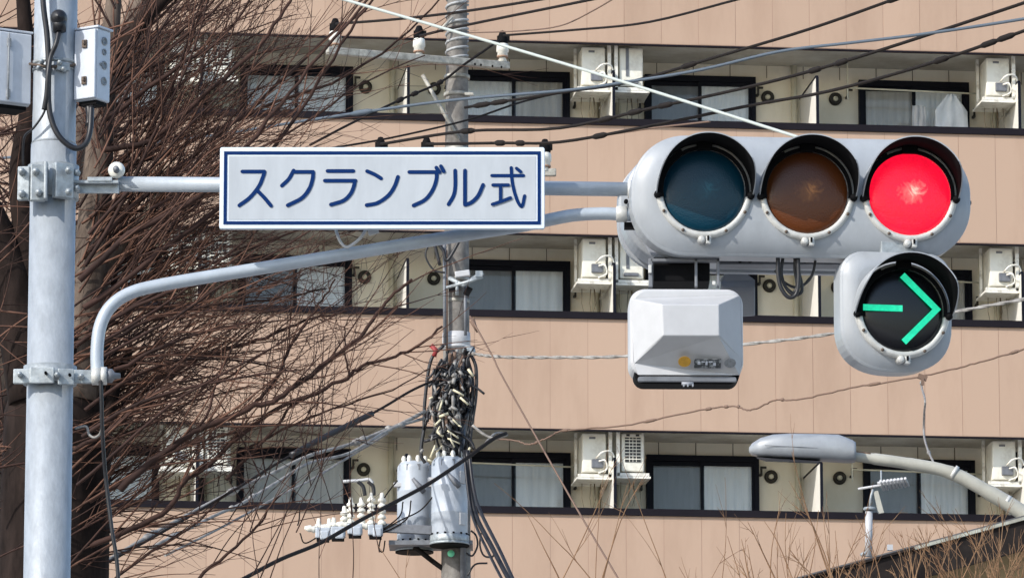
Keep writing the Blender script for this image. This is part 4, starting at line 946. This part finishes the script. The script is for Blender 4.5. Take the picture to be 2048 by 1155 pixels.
# ------------------------------------------------------------------ street lamp
LD = 52.0
l_ = lambda px, py, d=0: W(px, py, LD+d)
lp = ppm(LD, l_(1700,900).z)
LB = l_(2330, 1250)
SL = thing('street_lamp', 'grey street lamp with a long flat head on a curved cream arm', 'street lamp', (LB.x, LD, 0))
q = MB(); q.tube(smooth([l_(1706,911), l_(1750,917), l_(1820,927), l_(1900,944), l_(1980,985), l_(2060,1035), l_(2150,1110), l_(2240,1200), Vector((LB.x-.05,LD,LB.z-.6)), Vector((LB.x,LD,LB.z-1.6)), Vector((LB.x,LD,0))], 8), [.050]*8+[.056]*8+[.060]*8+[.066]*8+[.074]*8+[.08]*8+[.085]*33, 20)
q.build('arm', M['lamppole'], SL, SL.location)
for (a, b) in ((1908,945),(2013,1004)):
    p0 = l_(a, b); t = (l_(a+10,b+6)-l_(a,b)).normalized()
    q = MB(); q.tube([p0-t*.018, p0+t*.018], .074, 20); q.build('arm_band', M['ring'], SL, SL.location)
q = MB(); q.tube([l_(1700,909), l_(1740,914)], .046, 16); q.build('rusty_socket', M['rust'], SL, SL.location)
def lh(px, pyt, pyb, hw, top=.55):
    """section of the lamp head: rounded upper shell over flat underside, width hw in depth"""
    a, b = l_(px, pyt), l_(px, pyb); out = []
    zm = b.z + (a.z-b.z)*.38
    for k in range(13):
        an = math.pi*k/12; out.append(Vector((a.x, LD - hw*math.cos(an), zm+(a.z-zm)*math.sin(an)**.6)))
    out.append(Vector((a.x, LD+hw*.92, b.z+.012))); out.append(Vector((a.x, LD+hw*.6, b.z))); out.append(Vector((a.x, LD-hw*.6, b.z))); out.append(Vector((a.x, LD-hw*.92, b.z+.012)))
    return out
q = MB(); q.loft([lh(1498,894,903,.03), lh(1504,886,908,.09), lh(1520,876,912,.13), lh(1545,869,914,.16), lh(1580,867,916,.175), lh(1640,868,919,.175), lh(1676,869,921,.17), lh(1690,874,922,.165), lh(1704,880,922,.165), lh(1710,884,921,.16)], sm=True); q.build('lamp_head', M['lamp'], SL, SL.location)
q = MB(); q.loft([[p+Vector((0,0,-.012)) for p in [l_(1512,911,-.07), l_(1512,911,.07)]][::1] + [l_(1530,916,.10), l_(1640,921,.12), l_(1640,921,-.12), l_(1530,916,-.10)], [l_(1516,917,-.05), l_(1516,917,.05), l_(1532,922,.08), l_(1636,926,.10), l_(1636,926,-.10), l_(1532,922,-.08)]]); q.build('lamp_lens', M['lampglass'], SL, SL.location)
q = MB(); q.tube([l_(1530,890,-.165), l_(1600,893,-.178), l_(1690,899,-.16)], .003, 6); q.build('head_seam', M['armdark'], SL, SL.location)

# ------------------------------------------------------------------ house roof, antenna
HD = 50.0
h_ = lambda px, py, d=0: W(px, py, HD+d)
HO = thing('house', 'dark gabled house roof rising at the lower right corner', 'house', (h_(2048,1100).x, HD+3, 0))
e0, e1 = h_(1560,1166), h_(2420,932)
dirr = (e1-e0).normalized(); upn = Vector((-dirr.z,0,dirr.x))
def rake(off0, off1, y0, y1, m, nm, s0=0, s1=1):
    a, b = e0+(e1-e0)*s0, e0+(e1-e0)*s1
    P = [a+upn*off0, b+upn*off0, b+upn*off1, a+upn*off1]
    q = MB(); q.add([p+Vector((0,y0,0)) for p in P]+[p+Vector((0,y1,0)) for p in P], [(0,1,2,3),(7,6,5,4),(0,4,5,1),(1,5,6,2),(2,6,7,3),(3,7,4,0)]); return q.build(nm, M[m], HO, HO.location)
rake(0, -.022, -.03, .10, 'roofdark', 'verge_strip', 0, .31); rake(0, -.028, -.03, .10, 'verge', 'verge_metal', .312, 1); rake(-.030, -.29, .0, .04, 'roofdark', 'barge_board'); rake(-.002, -.10, .12, 7.0, 'roofdark', 'roof_deck')
rake(.0, .035, .15, 7.0, 'tile', 'roof_covering')
# mirror slope beyond the ridge
m2 = e1 + Vector((3.9,0,-1.06)); P = [e1, m2, m2+Vector((0,0,-.30)), e1+Vector((0,0,-.30))]
q = MB(); q.add([p+Vector((0,.0,0)) for p in P]+[p+Vector((0,7,0)) for p in P], [(0,1,2,3),(7,6,5,4),(0,4,5,1),(1,5,6,2),(2,6,7,3),(3,7,4,0)]); q.build('far_roof_slope', M['roofdark'], HO, HO.location)
q = MB(); wl, wr = e0.x+1.15, m2.x-.5
zt_ = lambda x: e0.z+(x-e0.x)*(dirr.z/dirr.x)-.12
P = [(wl,0),(wr,0),(wr,m2.z-.2),(e1.x,e1.z-.12),(wl,zt_(wl))]
q.add([(a,HD+.55,b) for a, b in P]+[(a,HD+6.8,b) for a, b in P], [(0,1,2,3,4),(9,8,7,6,5)]+[(i,(i+1)%5,5+(i+1)%5,5+i) for i in range(5)]); q.build('gable_wall', M['housewall'], HO, HO.location)
q = MB(); q.box(h_(1780,1094,.25), (.05,.05,.05)); q.build('roof_fixing', M['white'], HO, HO.location)
AN = thing('tv_antenna', 'small white comb shaped television antenna on a short pole above the dark roof', 'antenna', h_(1738,1105,.6))
a_ = lambda px, py, d=0: h_(px, py, .6+d)
q = MB(); q.tube([a_(1737,1112), a_(1738,1022)], .034, 14); q.build('mast', M['white'], AN, AN.location)
q = MB(); q.lathe([(.05,0),(.06,.015),(.05,.03)], 14, c=a_(1739,1020)); q.tube([a_(1736,1100),a_(1722,1110)], .02, 6); q.build('mast_collar', M['bracket'], AN, AN.location)
q = MB(); q.tube([a_(1739,1022), a_(1742,990), a_(1746,978)], .012, 8); q.tube([a_(1762,940),a_(1763,975)], .008, 6); q.build('antenna_stem', M['bracket'], AN, AN.location)
P = [a_(1747,982), a_(1756,980), a_(1768,1024), a_(1757,1026)]
q = MB(); q.loft([P, [p+Vector((0,.03,0)) for p in P]]); q.build('reflector_plate', M['lamppole'], AN, AN.location)
q = MB(); q.tube([a_(1716,977), a_(1808,962)], .012, 8); q.tube([a_(1755,966),a_(1806,958)], .016, 8); q.build('boom', M['white'], AN, AN.location)
for k in range(8):
    px = 1764+7*k; q = MB(); q.tube([a_(px-3, 961-k*.8, -.10), a_(px+4, 979-k*1.2, .10)], .013, 6); q.build('antenna_rod', M['white'], AN, AN.location)

# ------------------------------------------------------------------ trees
def grow(mb_, p, d, L, r, lvl, up, rng, jit=.10, kids=(0,), spread=.45, taper=.3, seg=.10, sides=4, dy=.15):
    n = max(4, min(16, int(L/seg))); step = L/n; pts = [p.copy()]; dirs = [d.copy()]
    bend = Vector((rng.gauss(0,1), rng.gauss(0,1)*.6, rng.gauss(0,1)))*.03
    for i in range(n):
        d = (d + Vector((rng.gauss(0,1), rng.gauss(0,1)*dy*4, rng.gauss(0,1)))*jit*.5 + bend + Vector((0,0,up*step))).normalized()
        p = p + d*step; pts.append(p.copy()); dirs.append(d.copy())
    rs = [r*(1-(1-taper)*i/n) for i in range(n+1)]
    mb_[min(lvl, len(mb_)-1)].tube(pts, rs, sides if lvl < 2 else 3, caps=False)
    if lvl < len(kids):
        for k in range(kids[lvl]):
            i = rng.randint(max(1, int(n*.2)), n-1); s = rng.choice((-1, 1))
            a = rng.gauss(spread, .14)*s; dd = dirs[i]
            q = Vector((dd.x*math.cos(a)-dd.z*math.sin(a), dd.y+rng.gauss(0,.25), dd.x*math.sin(a)+dd.z*math.cos(a))).normalized()
            grow(mb_, pts[i], q, L*rng.uniform(.28,.6)*(1-.35*i/n), max(rs[i]*.62, .0028), lvl+1, up, rng, jit*1.15, kids, spread, .35, seg, sides, dy)
def pxdir(ang, y=0): return Vector((math.cos(R(ang)), y, math.sin(R(ang)))).normalized()
TD = 45.0
t_ = lambda px, py, d=0: W(px, py, TD+d)
tb = t_(110, 1155)
TR_ = thing('bare_tree', 'big bare tree at the left whose brown branches fan up to the right', 'tree', (tb.x, TD+.6, 0))
q = MB()
q.tube(smooth([Vector((tb.x-.1,TD+.6,0)), Vector((tb.x-.05,TD+.6,4)), t_(105,1250,.6), t_(110,1000,.6), t_(118,800,.6), t_(120,660,.6)], 6), [.50]*6+[.47]*6+[.46]*6+[.45]*6+[.42]*6+[.34], 18)
q.build('trunk', M['barkdark'], TR_, TR_.location)
for pts, rs, m in (
    ([(150,800),(170,650),(185,500),(195,350),(208,200),(222,60),(235,-80)], (.20,.05), 'bark'),
    ([(70,800),(40,640),(10,520),(-40,400),(-120,250)], (.22,.12), 'barkdark'),
    ([(100,720),(60,520),(40,350),(60,200),(50,50),(40,-80)], (.12,.05), 'barkdark'),
    ([(205,170),(240,110),(270,60),(300,25),(350,-20)], (.085,.055), 'barkdark'),
    ([(170,620),(200,540),(260,470),(300,420),(340,350)], (.09,.03), 'bark'),
    ([(150,1000),(190,900),(215,830),(235,760),(260,700)], (.08,.03), 'barkdark'),
    ([(165,1120),(175,1060),(185,1020)], (.10,.05), 'barkdark')):
    ps = smooth([t_(a,b,.4) for a, b in pts], 6); n = len(ps); q = MB(); q.tube(ps, [rs[0]+(rs[1]-rs[0])*i/(n-1) for i in range(n)], 12); q.build('limb', M[m], TR_, TR_.location)
rng = random.Random(4)
tw = [MB(), MB(), MB()]     # thick, middle, fine twigs
hand = [
 ([(239,979),(301,924),(376,869),(422,851),(494,818),(546,802),(588,772),(629,743),(681,702),(720,674),(754,625),(789,587),(823,560)], .030),
 ([(180,1090),(260,1060),(342,1013),(366,965),(417,928),(479,873),(561,812),(633,785),(695,754),(720,733),(789,712),(841,688),(886,653)], .026),
 ([(494,821),(520,795),(546,764),(574,709),(598,667),(623,629),(650,591),(672,560)], .018),
 ([(170,830),(214,806),(321,754),(408,712),(463,695),(529,674),(581,653),(626,636),(692,625)], .024),
 ([(330,900),(408,840),(436,754),(463,702),(526,639)], .016),
 ([(450,960),(553,851),(581,812),(633,785)], .018),
 ([(480,900),(591,847),(650,823),(720,799),(803,771),(858,736)], .012),
 ([(699,750),(692,722),(690,690),(692,653),(702,630)], .010),
 ([(180,1000),(250,960),(330,905),(410,880),(480,862)], .020),
 ([(200,1180),(239,1150),(325,1088),(400,1040),(450,985)], .018),
 ([(380,1190),(410,1143),(472,1092),(523,1040),(537,1013),(560,985)], .018),
 ([(150,900),(230,850),(300,790),(380,760),(470,745)], .020),
 ([(160,560),(260,470),(400,390),(470,320),(560,210),(640,110),(760,-30)], .028),
 ([(170,620),(300,520),(420,430),(520,330),(620,190),(700,60),(760,-20)], .026),
 ([(200,300),(300,280),(420,180),(520,90),(570,20),(600,-40)], .028),
 ([(180,500),(300,380),(400,300),(520,200),(640,90),(740,10)], .024),
 ([(200,250),(280,190),(360,130),(440,80),(500,0)], .024),
 ([(190,420),(280,300),(330,200),(380,90),(420,-40)], .024),
 ([(180,660),(300,600),(430,560),(560,540),(640,500)], .020),
 ([(190,700),(300,640),(420,610),(540,600),(650,575)], .018),
 ([(230,740),(330,690),(440,655),(560,640)], .018),
 ([(250,340),(420,270),(560,200),(700,150),(820,60),(900,-20)], .018),
 ([(300,420),(450,340),(600,250),(720,170),(850,110)], .014),
]
for pts, r0 in hand:
    D_ = rng.uniform(-.5,.5); ps = smooth([t_(a,b,D_) for a, b in pts], 4)
    ps = [p + Vector((rng.gauss(0,1),rng.gauss(0,2),rng.gauss(0,1)))*.006 for p in ps]; n = len(ps)
    tw[0].tube(ps, [r0*(1-.62*i/(n-1)) for i in range(n)], 6, caps=False)
    for k in range(int(n*.42)):
        i = rng.randint(2, n-2); d = (ps[i+1]-ps[i]).normalized(); a = rng.choice((-1,1))*rng.gauss(.34,.14)
        q = Vector((d.x*math.cos(a)-d.z*math.sin(a), rng.gauss(0,.2), d.x*math.sin(a)+d.z*math.cos(a))).normalized()
        grow(tw, ps[i], q, rng.uniform(.4,1.3), r0*.38*(1-.5*i/n), 1, .10, rng, .06, (0,2,0), .34)
def fan(x0, y0, x1, y1, a0, a1, n, L0, L1, r0, r1, kids, up=.06, dd=(-1.2,1.6)):
    for k in range(n):
        t = rng.random(); px = x0+(x1-x0)*t+rng.gauss(0,14); py = y0+(y1-y0)*t+rng.gauss(0,20)
        grow(tw, t_(px, py, rng.uniform(*dd)), pxdir(rng.uniform(a0,a1), rng.gauss(0,.12)), rng.uniform(L0,L1), rng.uniform(r0,r1), 0 if rng.random() < .3 else 1, up, rng, .085, kids, .32)
for (x0, y0, x1, y1, a0, a1, n_) in ((150,700,215,150,28,62,8),(150,1000,190,640,14,40,6)):
    for k in range(n_):
        t = (k+rng.random()*.6)/n_; grow(tw, t_(x0+(x1-x0)*t, y0+(y1-y0)*t, rng.uniform(-.9,.6)), pxdir(rng.uniform(a0,a1), rng.gauss(0,.1)), rng.uniform(1.7,2.9), rng.uniform(.012,.021), 0, .05, rng, .09, (7,3,0), .34)
fan(165,640, 215,120, 20,62, 62, 1.1,2.6, .006,.014, (6,3,0), dd=(.1,.8))
fan(130,700, 190,420, 28,58, 46, 1.2,2.8, .006,.013, (6,3,0), dd=(.1,.8))
fan(95,900, 140,620, 8,42, 50, 1.1,2.1, .007,.013, (5,3,0), dd=(0,.9))
fan(95,1180, 110,860, 16,50, 50, 1.0,2.3, .007,.013, (5,3,0), dd=(0,.9))
fan(230,110, 330,-20, 195,255, 22, .6,1.5, .006,.011, (4,2,0))
fan(-120,1200, -100,100, -10,70, 90, .8,1.8, .006,.014, (4,2,0), dd=(-.4,2))
fan(200,330, 230,0, 60,120, 26, .6,1.5, .006,.012, (4,2,0))
fan(260,520, 420,300, 20,55, 45, .5,1.5, .004,.009, (4,2,0))
fan(250,760, 520,560, 5,40, 22, .4,1.0, .004,.008, (4,2,0))
fan(250,720, 420,620, -8,40, 12, .4,1.0, .004,.009, (4,2,0))
# thin shoots from below
def shoots(mbs, x0, x1, y0, y1, n, L0, L1, D0, a0=60, a1=120, r0=.004, r1=.007, kids=(2,1,0)):
    for k in range(n):
        px = rng.uniform(x0, x1); py = rng.uniform(y0, y1)
        grow(mbs, W(px, py, D0+rng.uniform(-.8,.8)), pxdir(rng.uniform(a0,a1)), rng.uniform(L0,L1), rng.uniform(r0,r1), 0, .04, rng, .05, kids, .35)
shoots(tw, 380, 760, 900, 1180, 24, .6,1.9, 45, 60,115)
shoots(tw, 480, 760, 800, 900, 12, .4,1.1, 45, 70,110, .003,.005)
for mb_, m, nm in zip(tw, ('twigdark','twig','twigdark'), ('branches','twigs','fine_twigs')):
    mb_.build(nm, M[m], TR_, TR_.location, kind='stuff')
TREE_TRIS = sum(len(m.f) for m in tw)
# second tree further back fills the dark mass
TD2 = 49.0
T2 = thing('bare_tree', 'second bare tree standing behind the first one at the left edge', 'tree', (W(-60,1155,TD2).x, TD2, 0))
q = MB(); q.tube(smooth([Vector((T2.location.x,TD2,0)), W(-60,1250,TD2), W(-40,900,TD2), W(20,600,TD2), W(150,300,TD2), W(260,60,TD2), W(330,-120,TD2)], 6), [.34]*6+[.32]*6+[.28]*6+[.2]*6+[.14]*6+[.10]*7, 14); q.build('trunk', M['bark'], T2, T2.location)
tw2 = [MB(), MB(), MB()]
for (x0,y0,x1,y1,a0,a1,n,L0,L1) in ((-30,900,180,260,10,65,80,1.1,2.9),(150,320,320,-40,10,70,45,.8,2.0),(40,1150,140,700,15,50,40,1.0,2.0),(0,1100,40,200,60,170,40,.6,1.4)):
    for k in range(n):
        t = rng.random(); grow(tw2, W(x0+(x1-x0)*t+rng.gauss(0,15), y0+(y1-y0)*t+rng.gauss(0,15), TD2+rng.uniform(-1.5,1.5)), pxdir(rng.uniform(a0,a1), rng.gauss(0,.12)), rng.uniform(L0,L1), rng.uniform(.006,.013), 0, .05, rng, .06, (5,3,0), .35)
for mb_, m, nm in zip(tw2, ('twigdark','twigdark','twig'), ('branches','twigs','fine_twigs')):
    mb_.build(nm, M[m], T2, T2.location, kind='stuff')
# bare shrub tops at the lower right
def shrub(label, cx, n, D0, spreadx, y1, Ls, seed, dens):
    global rng
    rng = random.Random(seed); base = W(cx, 1155, D0)
    T = thing('bare_sapling', label, 'tree', (base.x, D0, 0), 0, 'bare saplings along the bottom edge')
    q = MB(); q.tube([Vector((base.x,D0,0)), Vector((base.x+.05,D0,3.5)), Vector((base.x,D0,base.z-1.3)), Vector((base.x+.02,D0,base.z-.7))], [.09,.07,.045,.02], 8); q.build('trunk', M['bark'], T, T.location)
    mbs = [MB(), MB(), MB()]
    for k in range(n):
        px = cx+rng.gauss(0, spreadx); a = 97-(px-cx)*.16+rng.gauss(0,24)
        grow(mbs, W(px, 1155+rng.uniform(20,140), D0+rng.uniform(-.6,.6)), pxdir(a), rng.uniform(*Ls), rng.uniform(.004,.0075), 0, .03, rng, .055, dens, .30)
    for mb_, nm in zip(mbs, ('branches','twigs','fine_twigs')):
        if mb_.v: mb_.build(nm, M['twigtan'], T, T.location, kind='stuff')
shrub('tan bare sapling whose twigs cross the pink wall below the centre balconies', 1520, 14, 43, 60, 0, (.4,1.0), 11, (3,1,0))
shrub('tan bare sapling with twigs rising around the antenna pole', 1680, 15, 42.5, 45, 0, (.4,1.25), 12, (3,1,0))
shrub('tan bare sapling in front of the dark barge board', 1860, 24, 42, 60, 0, (.25,.7), 13, (4,2,0))
shrub('dense bare sapling at the bottom right corner', 2010, 34, 42, 50, 0, (.3,.9), 14, (4,2,0))
shrub('sparse bare sapling with few long twigs between pole and detector', 1180, 10, 43.5, 110, 0, (.6,1.5), 15, (1,1,0))
print('tree faces', TREE_TRIS, sum(len(m.f) for m in tw2))
